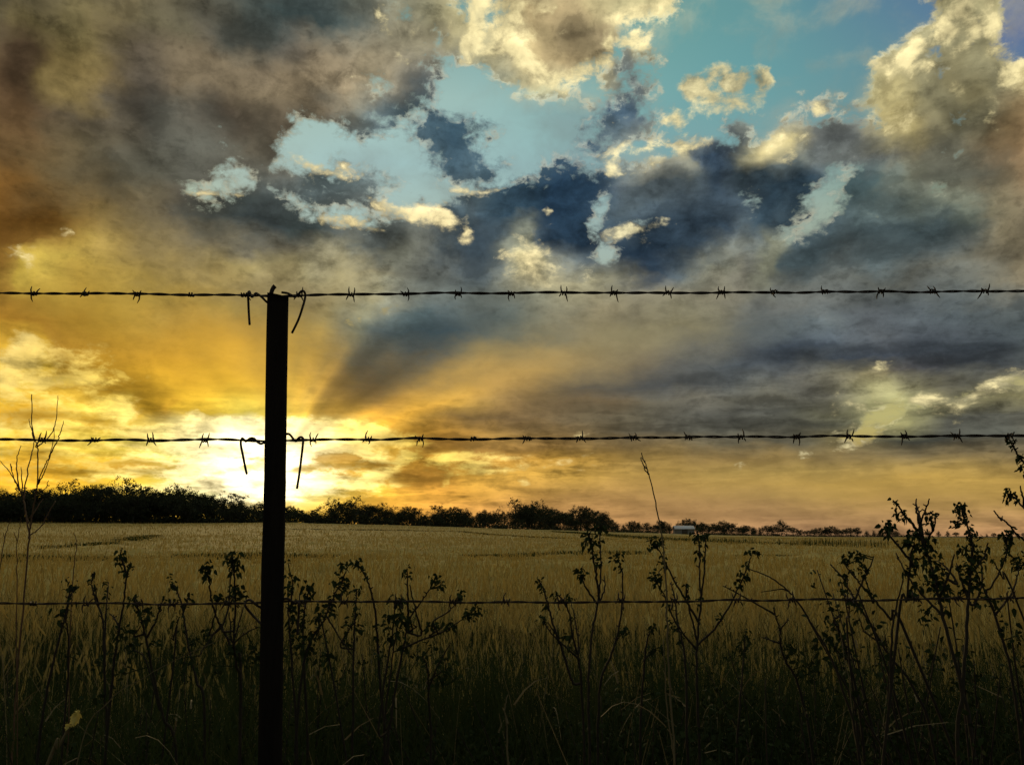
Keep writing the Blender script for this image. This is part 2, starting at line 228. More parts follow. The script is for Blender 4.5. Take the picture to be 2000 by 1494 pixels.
# lumps of darker and lighter cloud (x, y, rx, ry, rotation, strength, sRGB)
SHADE = [
 (1075, 60, 120, 84, 10, .85, (146, 122, 88)), (1870, 120, 140, 150, 0, .85, (116, 108, 84)), (1745, 215, 60, 50, 0, .7, (160, 142, 94)), (960, 60, 50, 60, 0, .6, (150, 138, 104)), (1420, 220, 120, 40, -10, .7, (112, 116, 110)), (1250, 10, 80, 24, 0, .6, (160, 148, 112)),
 (1250, 745, 220, 14, -6, .7, (84, 80, 72)), (1100, 790, 200, 14, -8, .7, (112, 92, 64)), (1500, 700, 160, 14, 0, .6, (72, 76, 78)), (1380, 800, 150, 10, -2, .6, (78, 76, 66)), (1250, 835, 160, 9, 0, .8, (86, 80, 66)), (1450, 862, 160, 7, 0, .7, (84, 78, 62)), (1150, 880, 140, 8, 0, .6, (112, 92, 60)), (1850, 850, 160, 9, -2, .8, (72, 72, 62)), (1560, 640, 160, 16, 0, .6, (82, 84, 80)), (1700, 600, 160, 14, -4, .5, (96, 94, 84)), (1900, 740, 60, 10, -10, .6, (70, 68, 62)), (1820, 870, 120, 8, -2, .6, (84, 78, 62)),
 (1600, 655, 140, 10, -2, .45, (110, 106, 90)), (1400, 770, 120, 8, 0, .5, (120, 110, 84)), (1620, 745, 80, 8, 0, .5, (124, 112, 84)), (1300, 860, 140, 5, 0, .5, (132, 112, 72)),
 (1090, 385, 100, 56, -10, .9, (44, 64, 86)), (1120, 445, 60, 44, 20, .9, (44, 62, 82)), (920, 490, 60, 60, 20, .8, (58, 68, 78)), (1000, 400, 60, 40, -20, .8, (54, 72, 86)), (880, 420, 30, 40, 0, .6, (66, 78, 86)),
 (1250, 500, 70, 40, -25, .9, (44, 58, 76)), (1350, 450, 90, 50, -25, .9, (52, 64, 78)), (1540, 385, 60, 60, -50, .9, (54, 68, 80)), (1410, 300, 44, 60, 30, .85, (58, 72, 90)), (1280, 370, 80, 36, -10, .6, (72, 78, 82)), (1480, 350, 40, 40, 0, .7, (54, 68, 80)),
 (1560, 505, 90, 36, -18, .8, (64, 74, 78)), (1680, 365, 50, 34, -20, .7, (66, 84, 88)), (1760, 455, 120, 40, -12, .8, (66, 74, 76)), (1620, 270, 40, 40, 0, .7, (92, 92, 90)),
 (500, 415, 130, 26, 8, .9, (62, 68, 70)), (420, 400, 60, 22, 0, .7, (70, 74, 70)), (600, 450, 46, 24, 10, .8, (64, 72, 72)), (730, 470, 60, 34, 0, .75, (74, 78, 78)), (770, 430, 40, 20, 10, .6, (82, 84, 80)), (660, 470, 30, 16, 0, .6, (74, 78, 74)),
 (640, 515, 56, 34, 0, .8, (136, 124, 94)), (530, 510, 90, 22, 6, .6, (132, 116, 76)), (690, 540, 60, 30, 0, .6, (128, 114, 82)), (440, 525, 60, 22, 0, .5, (142, 120, 68)), (790, 500, 40, 40, 0, .6, (104, 100, 86)),
 (1500, 510, 22, 70, 25, .7, (120, 114, 90)), (1390, 520, 70, 26, -30, .5, (112, 106, 86)), (1330, 565, 120, 26, -8, .6, (124, 110, 84)), (1140, 560, 80, 30, 0, .6, (134, 122, 92)), (1270, 655, 170, 40, -16, .6, (138, 122, 84)),
 (560, 180, 90, 44, -10, .7, (126, 110, 86)), (430, 150, 80, 50, 0, .6, (116, 100, 76)), (640, 140, 50, 50, 0, .7, (138, 120, 94)), (520, 270, 60, 30, 20, .7, (84, 76, 64)), (600, 250, 40, 30, 0, .5, (88, 80, 68)), (460, 300, 60, 30, 0, .5, (84, 78, 66)),
 (50, 130, 60, 90, 10, .8, (78, 58, 42)), (280, 200, 70, 60, 30, .8, (74, 66, 58)), (480, 60, 60, 50, 20, .8, (68, 68, 62)), (610, 25, 130, 36, 0, .8, (60, 70, 70)), (330, 40, 60, 40, 0, .5, (92, 84, 62)), (240, 330, 130, 60, 10, .6, (84, 78, 64)),
 (40, 430, 110, 60, 10, .8, (106, 68, 24)), (150, 140, 60, 70, 30, .7, (124, 104, 60)), (110, 40, 90, 40, 0, .6, (112, 98, 60)), (350, 130, 60, 40, 20, .5, (112, 96, 72)), (350, 260, 90, 60, 20, .5, (94, 92, 82)), (130, 330, 90, 50, 0, .5, (104, 84, 52)), (20, 240, 50, 60, 0, .6, (92, 66, 40)),
 (840, 650, 100, 34, -6, .8, (62, 78, 86)), (740, 690, 60, 26, -30, .6, (84, 88, 82)), (790, 625, 60, 24, 0, .6, (74, 90, 94)), (970, 630, 60, 24, 0, .6, (78, 84, 82)), (1600, 680, 140, 24, 2, .8, (64, 68, 72)), (1860, 690, 150, 36, 4, .8, (66, 68, 68)), (1350, 735, 120, 22, -6, .6, (80, 82, 78)),
 (1520, 780, 110, 18, 0, .5, (82, 80, 68)), (1480, 835, 160, 12, 0, .6, (80, 76, 62)), (1620, 720, 60, 18, 0, .5, (112, 104, 80)), (1960, 420, 60, 70, 0, .6, (114, 98, 72)), (1850, 310, 60, 40, 0, .6, (98, 92, 78)), (1900, 150, 40, 40, 0, .6, (134, 118, 80)), (1985, 230, 40, 60, 0, .7, (120, 94, 62)),
 (1120, 50, 46, 34, 10, .8, (140, 120, 88)), (1060, 40, 30, 30, 0, .5, (160, 140, 100)), (1150, 85, 30, 26, 0, .6, (132, 114, 84)), (1090, 95, 30, 20, 30, .4, (170, 148, 104)), (1220, 130, 16, 60, 14, .5, (98, 104, 104)),
 (660, 900, 60, 20, 4, .9, (196, 140, 46)), (720, 905, 60, 14, 6, .8, (188, 132, 44)), (600, 912, 40, 12, -10, .7, (214, 160, 56)), (840, 880, 60, 14, 0, .7, (160, 112, 46)), (820, 930, 70, 22, 6, .9, (176, 122, 46)), (900, 870, 70, 14, 0, .7, (150, 108, 50)), (1000, 875, 100, 10, 0, .6, (136, 102, 54)), (1000, 920, 60, 10, 0, .4, (196, 150, 62)),
 (500, 895, 60, 9, 0, .8, (236, 178, 60)), (250, 905, 80, 9, 0, .7, (208, 150, 40)), (100, 920, 90, 9, 0, .7, (200, 144, 36)), (60, 880, 60, 10, 0, .6, (214, 158, 42)), (60, 812, 80, 10, 0, .8, (190, 138, 36)), (200, 822, 80, 10, 8, .6, (196, 144, 38)), (300, 800, 60, 14, 20, .7, (186, 138, 36)), (250, 765, 70, 14, 6, .7, (166, 122, 32)), (150, 750, 60, 8, 0, .5, (172, 128, 36)), (90, 770, 40, 8, 0, .6, (186, 140, 38)), (330, 915, 60, 8, -10, .6, (216, 160, 44)),
]
# how strongly the noise shows in the cloud: crisp heaps high up, smooth veils over the sunset
# dark cloud masses with edges of their own (x, y, rx, ry, rotation, softness, strength) and lighter cloud between them
MASS = [
 (1890, 225, 60, 40, -20, 24, .85), (1850, 130, 30, 20, -30, 16, .7), (1960, 260, 50, 60, 0, 30, .8), (1900, 170, 30, 14, 0, 14, .7), (1820, 290, 90, 50, 0, 30, .8), (1925, 70, 14, 30, 10, 12, .6),
 (1090, 382, 95, 52, -15, 20, 1), (1010, 402, 60, 36, -10, 18, 1), (945, 388, 50, 16, -5, 14, 1), (1120, 445, 55, 46, 10, 20, 1), (925, 475, 64, 66, 20, 26, .9), (868, 425, 32, 34, 0, 18, .9), (755, 465, 60, 40, 0, 24, .8), (735, 432, 36, 14, 10, 14, .8),
 (1255, 505, 66, 40, -25, 20, 1), (1335, 455, 112, 50, -25, 24, 1), (1415, 310, 36, 66, 30, 22, 1), (1290, 365, 86, 34, -10, 22, .85), (1480, 360, 56, 46, 0, 24, .95), (1548, 392, 44, 62, 40, 22, 1), (1610, 262, 56, 30, 0, 22, .8), (1690, 285, 40, 22, 0, 22, .7), (1470, 262, 40, 20, -10, 20, .6),
 (1640, 490, 150, 36, -14, 24, .9), (1800, 452, 130, 36, -10, 26, .9), (1690, 372, 44, 32, -20, 22, .9), (1770, 395, 80, 40, 0, 30, .75), (1900, 330, 110, 70, 0, 40, .6), (1560, 530, 80, 24, -10, 24, .7),
 (500, 412, 128, 24, 9, 18, 1), (605, 452, 34, 18, 10, 14, .9), (430, 393, 56, 16, 0, 14, .9), (640, 356, 56, 20, 12, 16, .8), (470, 235, 120, 50, 10, 40, .7), (530, 285, 50, 22, 25, 20, .9), (590, 252, 40, 22, 0, 18, .8), (690, 235, 30, 20, 0, 18, .7),
 (50, 140, 60, 90, 10, 40, .75), (280, 205, 60, 50, 30, 34, .8), (475, 62, 70, 36, 15, 30, .8), (620, 22, 110, 28, 0, 30, .8), (800, 190, 40, 50, 20, 26, .8), (560, 130, 40, 20, 0, 26, .4), (860, 120, 40, 20, 0, 24, .7), (1120, 60, 40, 30, 20, 20, .8), (240, 340, 120, 44, 10, 44, .6), (60, 430, 100, 44, 0, 30, .8), (150, 40, 40, 40, 0, 40, .3),
 (840, 652, 110, 30, -6, 30, .8), (730, 692, 56, 24, -35, 28, .7), (960, 632, 50, 16, 0, 24, .6), (1600, 692, 190, 24, 2, 22, .9), (1880, 695, 150, 34, 4, 24, .9), (1350, 742, 160, 14, -5, 14, .8), (1470, 832, 230, 10, 0, 11, .9), (1280, 838, 140, 8, 0, 10, .8), (1820, 862, 190, 10, -2, 10, .9), (1520, 785, 130, 12, 0, 14, .7), (1100, 880, 140, 8, 0, 10, .7), (1830, 812, 90, 7, -3, 8, .9), (1420, 650, 120, 14, -5, 24, .5), (1780, 640, 160, 18, 0, 30, .6),
 (60, 812, 80, 9, 0, 9, 1), (250, 766, 80, 12, 6, 12, 1), (180, 820, 70, 8, 8, 9, .9), (300, 802, 60, 13, 20, 12, 1), (660, 900, 64, 15, 4, 11, 1.05), (725, 908, 60, 10, 6, 9, 1), (820, 930, 76, 18, 6, 12, 1.05), (850, 878, 70, 10, -4, 10, 1), (930, 862, 80, 10, 0, 12, .9), (250, 906, 90, 6, 0, 7, 1), (100, 920, 100, 7, 0, 7, 1), (505, 897, 60, 6, 0, 7, 1.05), (60, 882, 70, 7, 0, 8, .9), (600, 915, 40, 8, -10, 8, 1), (330, 915, 60, 5, -10, 7, .9), (130, 700, 40, 14, 10, 14, .7), (60, 775, 50, 6, 0, 8, .8), (1000, 930, 80, 6, 0, 9, .6),
]
PALE = [(640, 515, 56, 30, 0, 24, 1), (530, 508, 90, 18, 6, 20, .8), (690, 545, 60, 24, 0, 24, .7), (1040, 500, 50, 44, 0, 24, 1), (1500, 510, 18, 66, 25, 20, 1), (1390, 530, 70, 22, -30, 24, .7), (1330, 570, 130, 22, -8, 24, .8), (1140, 560, 80, 26, 0, 24, .9), (1150, 525, 36, 26, 0, 18, .9), (560, 185, 80, 34, -10, 30, .8), (430, 150, 70, 40, 0, 34, .7), (640, 140, 50, 44, 0, 34, .8), (150, 140, 50, 64, 30, 34, .9), (350, 140, 60, 34, 20, 34, .6), (120, 50, 70, 40, 0, 36, .6), (340, 268, 70, 40, 20, 34, .7), (1280, 655, 160, 28, -16, 30, .8), (1600, 652, 140, 8, -2, 12, .7), (1400, 768, 130, 7, 0, 9, .7), (1620, 742, 90, 8, 0, 10, .7), (1560, 340, 24, 20, 0, 16, .6), (1390, 400, 60, 6, -5, 12, .6), (1130, 700, 160, 24, -14, 30, .8), (700, 960, 120, 8, 0, 10, .7), (200, 870, 120, 8, 0, 9, .8), (1000, 900, 80, 6, 0, 8, .7)]
SPECK = [(90, 740, 190, 110, .46), (60, 860, 260, 110, .44), (300, 890, 360, 70, .48), (720, 905, 260, 60, .44), (960, 900, 260, 26, .26), (1760, 800, 260, 60, .26), (1600, 870, 160, 30, .22), (820, 60, 150, 90, .22), (1860, 150, 170, 130, .18), (1280, 260, 150, 70, .14), (820, 425, 150, 30, .24), (1060, 90, 110, 90, .2), (1560, 250, 130, 70, .12), (640, 340, 100, 40, .2)]
SOFT = [(230, 260, 330, 220, 0), (950, 700, 420, 90, -12), (1300, 640, 260, 70, 0), (480, 690, 260, 100, 0), (1600, 960, 520, 70, 0), (250, 580, 260, 60, 0), (1150, 770, 240, 50, 0)]
SKYNOISE = 1.0


def sky_grids(AZ, EL):
    X, Y = px_of(AZ, EL)
    # px_of runs away far outside the picture; hold it near the frame
    X, Y = np.clip(X, -400, 2400), np.clip(Y, -250, 1060)
    c8 = field(CLOUD_ROWS, X, Y)
    wy = (0.3 + 0.7 * np.clip((740 - Y) / 120, 0, 1))[..., None]
    c = lin(c8 * (1 + 0.06 * wy) + np.array([6.0, 9.0, 9.0]) * wy)
    for cx, cy, rx, ry, rot, k, col in SHADE:
        d = np.hypot(*(lambda u, v: (u / rx, v / ry))((X - cx) * math.cos(R(rot)) + (Y - cy) * math.sin(R(rot)), -(X - cx) * math.sin(R(rot)) + (Y - cy) * math.cos(R(rot))))
        w = (k * np.clip((1.35 - d) / 0.7, 0, 1))[..., None]
        c = c * (1 - w) + lin(np.array(col) * (1 + 0.05 * wy[..., :1]) + np.array([0.0, 6.0, 7.0]) * wy) * w
    cool = (np.clip((X - 1050) / 250, 0, 1) * np.clip((Y - 540) / 60, 0, 1) * np.clip((880 - Y) / 40, 0, 1))[..., None]
    c = c * (1 + cool * np.array([-.10, -.05, .10]))
    bank = 0.20 * np.clip((800 - X) / 220, 0, 1) * np.clip((520 - Y) / 120, 0, 1)
    c = c * (1 - bank[..., None] * np.array([.8, 1.0, 1.15]))
    c = c * np.minimum(1.0, 0.74 / c.max(-1, keepdims=True))
    cover = np.full(X.shape, 1.4)
    for pts, s in CLEAR:
        d = sdf_poly(X, Y, pts)
        cover = np.minimum(cover, np.clip(0.5 + d / (3.2 * s), -0.25, 1.4))
    for cx, cy, rx, ry, rot, s, k in HOLES:
        d = sdf_ell(X, Y, cx, cy, rx, ry, rot)
        cover = np.minimum(cover, (1 - k) * 0.8 + np.clip(0.4 + d / (3.0 * s), 0, 1.4))
    for cx, cy, rx, ry, rot, s in DARK:
        d = sdf_ell(X, Y, cx, cy, rx, ry, rot)
        cover = np.maximum(cover, np.clip(0.5 - d / (3.0 * s), -0.3, 1.25))
    lit = np.full(X.shape, -0.4)
    for cx, cy, rx, ry, rot, s, k in LIT:
        d = sdf_ell(X, Y, cx, cy, rx, ry, rot)
        k = k + (0.30 if cy > 640 and cx < 1000 else 0.0) + (0.24 if min(rx, ry) <= 12 and cx < 1500 else 0.0)
        lit = np.maximum(lit, (k - 1) * .8 + np.clip(0.53 - d / (2.0 * s), -3.0, 1.2))
    for cx, cy, rx, ry, k in SPECK:
        lit = np.maximum(lit, -0.4 + (k + .4) * np.clip(1.6 - 1.2 * np.hypot((X - cx) / rx, (Y - cy) / ry), 0, 1))
    tex = np.ones(X.shape)
    for cx, cy, rx, ry, rot in SOFT:
        d = np.hypot(*(lambda u, v: (u / rx, v / ry))((X - cx) * math.cos(R(rot)) + (Y - cy) * math.sin(R(rot)), -(X - cx) * math.sin(R(rot)) + (Y - cy) * math.cos(R(rot))))
        tex = np.minimum(tex, (0.22 if cy > 500 else 0.8) + (0.78 if cy > 500 else 0.2) * np.clip((d - 0.6) / 0.7, 0, 1))
    mass = np.full(X.shape, 0.34)
    for cx, cy, rx, ry, rot, s, k in PALE:
        d = sdf_ell(X, Y, cx, cy, rx, ry, rot)
        mass = np.minimum(mass, 0.34 - (0.64 * k) * np.clip(0.5 - d / (2.4 * s), 0, 1))
    for cx, cy, rx, ry, rot, s, k in MASS:
        d = sdf_ell(X, Y, cx, cy, rx, ry, rot)
        mass = np.maximum(mass, (k - 1) * .7 + np.clip(0.55 - d / (2.4 * s), -0.3, 1.15))
    return c, np.stack([cover, lit, mass], -1), np.repeat(tex[..., None], 3, -1)


class Net:
    def __init__(self, tree):
        self.t = tree
        self.x = 0

    def node(self, kind, **kw):
        n = self.t.nodes.new(kind)
        self.x += 30
        n.location = (self.x, 0)
        for k, v in kw.items():
            setattr(n, k, v)
        return n

    def put(self, sock, v):
        if isinstance(v, bpy.types.NodeSocket):
            self.t.links.new(v, sock)
        elif v is not None:
            sock.default_value = v

    def math(self, op, a, b=None, c=None, clamp=False):
        n = self.node('ShaderNodeMath', operation=op, use_clamp=clamp)
        for s, v in zip(n.inputs, (a, b, c)):
            self.put(s, v)
        return n.outputs[0]

    def vmath(self, op, a, b=None, scale=None):
        n = self.node('ShaderNodeVectorMath', operation=op)
        self.put(n.inputs[0], a)
        if b is not None:
            self.put(n.inputs[1], b)
        if scale is not None:
            self.put(n.inputs['Scale'], scale)
        return n.outputs['Value'] if op in ('LENGTH', 'DOT_PRODUCT', 'DISTANCE') else n.outputs[0]

    def mix(self, f, a, b, blend='MIX'):
        n = self.node('ShaderNodeMix', data_type='RGBA', blend_type=blend)
        n.clamp_factor = True
        self.put(n.inputs[0], f)
        for s, v in ((n.inputs[6], a), (n.inputs[7], b)):
            if isinstance(v, (tuple, list, np.ndarray)):
                v = tuple(float(q) for q in v)
                v = v if len(v) == 4 else v + (1.0,)
            self.put(s, v)
        return n.outputs[2]

    def comb(self, x, y, z=0.0):
        n = self.node('ShaderNodeCombineXYZ')
        for s, v in zip(n.inputs, (x, y, z)):
            self.put(s, v)
        return n.outputs[0]

    def sep(self, v):
        n = self.node('ShaderNodeSeparateXYZ')
        self.put(n.inputs[0], v)
        return n.outputs

    def noise(self, vec, scale, detail=5.0, rough=0.55, dist=0.0, lac=2.0):
        n = self.node('ShaderNodeTexNoise', noise_dimensions='2D')
        self.put(n.inputs['Vector'], vec)
        n.inputs['Scale'].default_value = scale
        n.inputs['Detail'].default_value = detail
        n.inputs['Roughness'].default_value = rough
        n.inputs['Distortion'].default_value = dist
        n.inputs['Lacunarity'].default_value = lac
        return n.outputs

    def smooth(self, v, a, b, lo=0.0, hi=1.0):
        n = self.node('ShaderNodeMapRange', interpolation_type='SMOOTHSTEP')
        for s, q in zip(n.inputs, (v, a, b, lo, hi)):
            self.put(s, q)
        return n.outputs[0]

    def ramp(self, f, stops, interp='LINEAR'):
        n = self.node('ShaderNodeValToRGB')
        r = n.color_ramp
        r.interpolation = interp
        el = r.elements
        for p, c in stops[1:-1]:
            el.new(p)
        for i, (p, c) in enumerate(stops):
            el[i].color = (float(c[0]), float(c[1]), float(c[2]), 1.0)
        self.put(n.inputs[0], f)
        return n.outputs[0]


def row_group(rgb):
    """one row of a table as a node group of its own: position across (u, u, u) in, colour out"""
    g = bpy.data.node_groups.new('sky_row', 'ShaderNodeTree')
    g.interface.new_socket('u', in_out='INPUT', socket_type='NodeSocketColor')
    g.interface.new_socket('colour', in_out='OUTPUT', socket_type='NodeSocketColor')
    M = Net(g)
    gi = M.node('NodeGroupInput')
    n = M.node('ShaderNodeRGBCurve')
    n.inputs['Fac'].default_value = 1.0
    m = n.mapping
    m.use_clip = False
    m.extend = 'HORIZONTAL'
    cols = len(rgb)
    for k in range(3):
        p = m.curves[k].points
        p[0].location = (0.0, float(rgb[0][k]))
        p[1].location = (1.0, float(rgb[-1][k]))
        for j in range(1, cols - 1):
            p.new(j / (cols - 1.0), float(rgb[j][k]))
    m.update()
    g.links.new(gi.outputs[0], n.inputs['Color'])
    g.links.new(n.outputs[0], M.node('NodeGroupOutput').inputs[0])
    return g


def grid_lookup(G, name):
    """u in 0..1 over the columns, v in 0..rows-1: a table of colours as blended curves, in a node group"""
    rows, cols = G.shape[:2]
    subs = [row_group(G[i]) for i in range(rows)]
    g = bpy.data.node_groups.new(name, 'ShaderNodeTree')
    g.interface.new_socket('u', in_out='INPUT', socket_type='NodeSocketFloat')
    g.interface.new_socket('v', in_out='INPUT', socket_type='NodeSocketFloat')
    g.interface.new_socket('colour', in_out='OUTPUT', socket_type='NodeSocketColor')
    M = Net(g)
    gi = M.node('NodeGroupInput')
    uc = M.comb(gi.outputs[0], gi.outputs[0], gi.outputs[0])
    out = None
    for i in range(rows):
        n = M.node('ShaderNodeGroup')
        n.node_tree = subs[i]
        g.links.new(uc, n.inputs[0])
        out = n.outputs[0] if out is None else M.mix(M.math('SUBTRACT', gi.outputs[1], float(i - 1)), out, n.outputs[0])
    g.links.new(out, M.node('NodeGroupOutput').inputs[0])
    return g


def use_grid(N, g, u, v):
    n = N.node('ShaderNodeGroup')
    n.node_tree = g
    N.put(n.inputs[0], u)
    N.put(n.inputs[1], v)
    return n.outputs[0]


def grid_coords(rows, cols):
    t = (np.arange(rows) / (rows - 1.0)) ** (1 / GP)
    return np.meshgrid(AZ0 + (AZ1 - AZ0) * np.arange(cols) / (cols - 1.0), EL0 + (EL1 - EL0) * t)


# finer warp for the cover and a milder one for the colours
CR, CC = 36, 90
MR, MC = 110, 240
KR, KC = 14, 32
gc = sky_grids(*grid_coords(CR, CC))[0]
gt = sky_grids(*grid_coords(14, 32))[2]
ga, ge = grid_coords(MR, MC)
de = np.gradient(ge, axis=0)
gm = sum(sky_grids(ga + oa * (AZ1 - AZ0) / (MC - 1), ge + oe * de)[1] for oa in (-.25, .25) for oe in (-.25, .25)) / 4
Xk, Yk = px_of(*grid_coords(KR, KC))
gk8 = field(CLEAR_ROWS, np.clip(Xk, -400, 2400), np.clip(Yk, -250, 1060))
gk = lin(gk8 + np.array([30.0, 20.0, 7.0]) * np.clip((310 - Yk) / 130, 0, 1)[..., None])
G_CLOUD, G_MASK, G_CLEAR, G_TEX = grid_lookup(gc, 'cloud_colour'), grid_lookup(gm, 'cloud_cover'), grid_lookup(gk, 'clear_sky'), grid_lookup(gt, 'cloud_texture')
world = bpy.data.worlds.new('World')
SC.world = world
world.use_nodes = True
wt = world.node_tree
wt.nodes.clear()
N = Net(wt)
gen = N.node('ShaderNodeTexCoord').outputs['Generated']
dirv = N.vmath('NORMALIZE', gen)
dx, dy, dz = N.sep(dirv)
DEG = 180 / math.pi
az = N.math('MULTIPLY', N.math('ARCTAN2', dx, dy), DEG)
el = N.math('MULTIPLY', N.math('ARCSINE', dz), DEG)
# plane of the cloud deck (clouds crowd together towards the horizon)
up = N.math('ADD', N.math('MAXIMUM', dz, 0.0), 0.16)
deck = N.comb(N.math('DIVIDE', dx, up), N.math('DIVIDE', dy, up), 0.0)
# sheared copy in degrees, flattened low down, used for the fine detail
elc = N.math('MAXIMUM', el, -4.0)
ely = N.math('MULTIPLY_ADD', N.math('LOGARITHM', N.math('MULTIPLY_ADD', elc, 1 / 6.0, 1.0), math.e), 1.32, N.math('MULTIPLY', elc, 0.1))
flat = N.comb(N.math('MULTIPLY', az, 0.1), ely, 3.7)
wn = N.noise(flat, 1.9, 4.0, 0.55)
warp = N.vmath('SUBTRACT', wn['Color'], (0.5, 0.5, 0.5))
wx, wy, wz = N.sep(warp)
amp = N.smooth(el, 0.0, 18.0, 1.5, 4.2)
waz = N.math('MULTIPLY_ADD', wx, amp, az)
wel = N.math('MULTIPLY_ADD', wy, N.smooth(el, 0.0, 18.0, 0.8, 3.4), el)


def uv(a, e, rows):
    u = N.math('MULTIPLY_ADD', a, 1 / (AZ1 - AZ0), -AZ0 / (AZ1 - AZ0))
    t = N.math('MULTIPLY_ADD', e, 1 / (EL1 - EL0), -EL0 / (EL1 - EL0), clamp=True)
    return u, N.math('MULTIPLY', N.math('POWER', t, GP), rows - 1.0)


cu, cv = uv(waz, wel, CR)
cloud_c = use_grid(N, G_CLOUD, cu, cv)
maz = N.math('MULTIPLY_ADD', wx, N.math('MULTIPLY', amp, 0.55), az)
mel = N.math('MULTIPLY_ADD', wy, N.smooth(el, 0.0, 18.0, 0.45, 1.8), el)
mu, mv = uv(maz, mel, MR)
mask = use_grid(N, G_MASK, mu, mv)
m_cov, m_lit, m_mass = N.sep(mask)
ku, kv = uv(az, el, KR)
clear_c = use_grid(N, G_CLEAR, ku, kv)
m_tex = N.sep(use_grid(N, G_TEX, *uv(az, el, 14)))[0]

nA = N.noise(flat, 2.3, 8.0, 0.60, 0.2)['Fac']
nB = N.noise(flat, 6.0, 6.0, 0.60, 0.3)['Fac']
nC = N.noise(flat, 15.0, 4.0, 0.6, 0.2)['Fac']
n2 = N.noise(deck, 1.6, 4.0, 0.55, 0.3)['Fac']
n3 = N.noise(flat, 1.25, 4.0, 0.5, 0.3)['Fac']
nc = N.math('ADD', N.math('ADD', N.math('MULTIPLY', N.math('SUBTRACT', nA, 0.5), 1.1), N.math('MULTIPLY', N.math('SUBTRACT', nB, 0.5), 1.05)), N.math('MULTIPLY', N.math('SUBTRACT', nC, 0.5), 0.62))
# cover and lit edges
cov = N.smooth(N.math('ADD', N.math('MULTIPLY', nc, 1.0), m_cov), 0.24, 0.76)
lit = N.smooth(N.math('ADD', N.math('MULTIPLY', nc, 0.8), m_lit), 0.26, 0.80)
# billows inside the cloud: compare the broad noise with itself a little nearer the sun
toward = N.vmath('ADD', flat, (-0.05, -0.07, 0.0))
ns = N.noise(flat, 2.3, 3.0, 0.45, 0.2)['Fac']
nsb = N.noise(toward, 2.3, 3.0, 0.45, 0.2)['Fac']
relief = N.math('SUBTRACT', nsb, ns)
# crisp lumps: the noise pushed towards two tones, stretched into bands low down
nl = N.noise(N.comb(N.math('MULTIPLY', az, 0.075), N.math('MULTIPLY', ely, 2.6)), 2.4, 6.0, 0.55, 0.3)['Fac']
lowf = N.smooth(el, 13.0, 5.0)
lump_v = N.math('ADD', N.math('MULTIPLY', N.math('SUBTRACT', nA, 0.5), N.math('MULTIPLY_ADD', lowf, -0.5, 1.0)), N.math('MULTIPLY', N.math('SUBTRACT', nl, 0.5), N.math('MULTIPLY_ADD', lowf, 1.0, 0.25)))
lump = N.math('SUBTRACT', N.smooth(N.math('MULTIPLY_ADD', N.math('SUBTRACT', nB, 0.5), 0.35, lump_v), -0.12, 0.12), 0.5)
bill = N.math('ADD', N.math('MULTIPLY', relief, 1.3), N.math('ADD', N.math('MULTIPLY', nc, 0.52), N.math('ADD', N.math('MULTIPLY', N.math('SUBTRACT', n3, 0.5), 0.55), N.math('MULTIPLY', lump, 0.26))))
gainf = N.math('MULTIPLY_ADD', N.math('MULTIPLY', bill, m_tex), 1.4, 1.0)
mass = N.smooth(N.math('ADD', N.math('MULTIPLY', nc, 1.0), m_mass), 0.24, 0.72)
gainf = N.math('MULTIPLY', gainf, N.math('MULTIPLY_ADD', N.math('MULTIPLY', mass, m_tex), -0.62, N.math('MULTIPLY_ADD', m_tex, 0.28, 1.0)))
gainf = N.math('MAXIMUM', gainf, 0.2)
cloud_c = N.vmath('SCALE', cloud_c, scale=gainf)
# thin edges let the light through
edge = N.math('MULTIPLY', N.math('MULTIPLY', cov, N.math('SUBTRACT', 1.0, cov)), N.smooth(nB, 0.44, 0.64, 0.5, 4.2))
cloud_c = N.vmath('ADD', cloud_c, N.vmath('SCALE', (0.34, 0.30, 0.19), scale=edge))
veil = N.math('MULTIPLY', N.smooth(N.math('ADD', N.math('MULTIPLY', n3, 0.6), N.math('MULTIPLY', nA, 0.5)), 0.48, 0.75), 0.4)
clear_c = N.mix(veil, clear_c, N.vmath('ADD', N.vmath('SCALE', cloud_c, scale=0.7), (0.14, 0.13, 0.10)))
sky_c = N.mix(cov, clear_c, cloud_c)
# lit colour: cream high up, gold near the sun, pale at the sun
sunv = N.comb(N.math('SUBTRACT', az, SUN_AZ), N.math('MULTIPLY', N.math('SUBTRACT', el, SUN_EL), 1.35), 0.0)
sdist = N.vmath('LENGTH', sunv)
litcol = N.ramp(N.math('DIVIDE', sdist, 40.0), [(0.0, (2.6, 2.3, 1.5)), (0.09, (1.7, 1.45, 0.75)), (0.16, (1.25, 0.98, 0.32)), (0.26, (1.1, 0.78, 0.14)), (0.40, (0.80, 0.58, 0.16)), (0.55, (0.84, 0.68, 0.33)), (0.8, (0.90, 0.80, 0.46)), (1.0, (0.82, 0.70, 0.36))])
litn = N.math('MULTIPLY_ADD', bill, 1.5, 1.0)
front = N.math('MULTIPLY', N.smooth(N.math('ADD', N.math('MULTIPLY', nc, 0.9), m_mass), 0.52, 0.86), N.smooth(sdist, 20.0, 12.0))
lit = N.math('MULTIPLY', lit, N.math('MULTIPLY_ADD', front, -0.92, 1.0))
sky_c = N.mix(N.math('MULTIPLY', lit, 0.9), sky_c, N.vmath('SCALE', litcol, scale=litn))
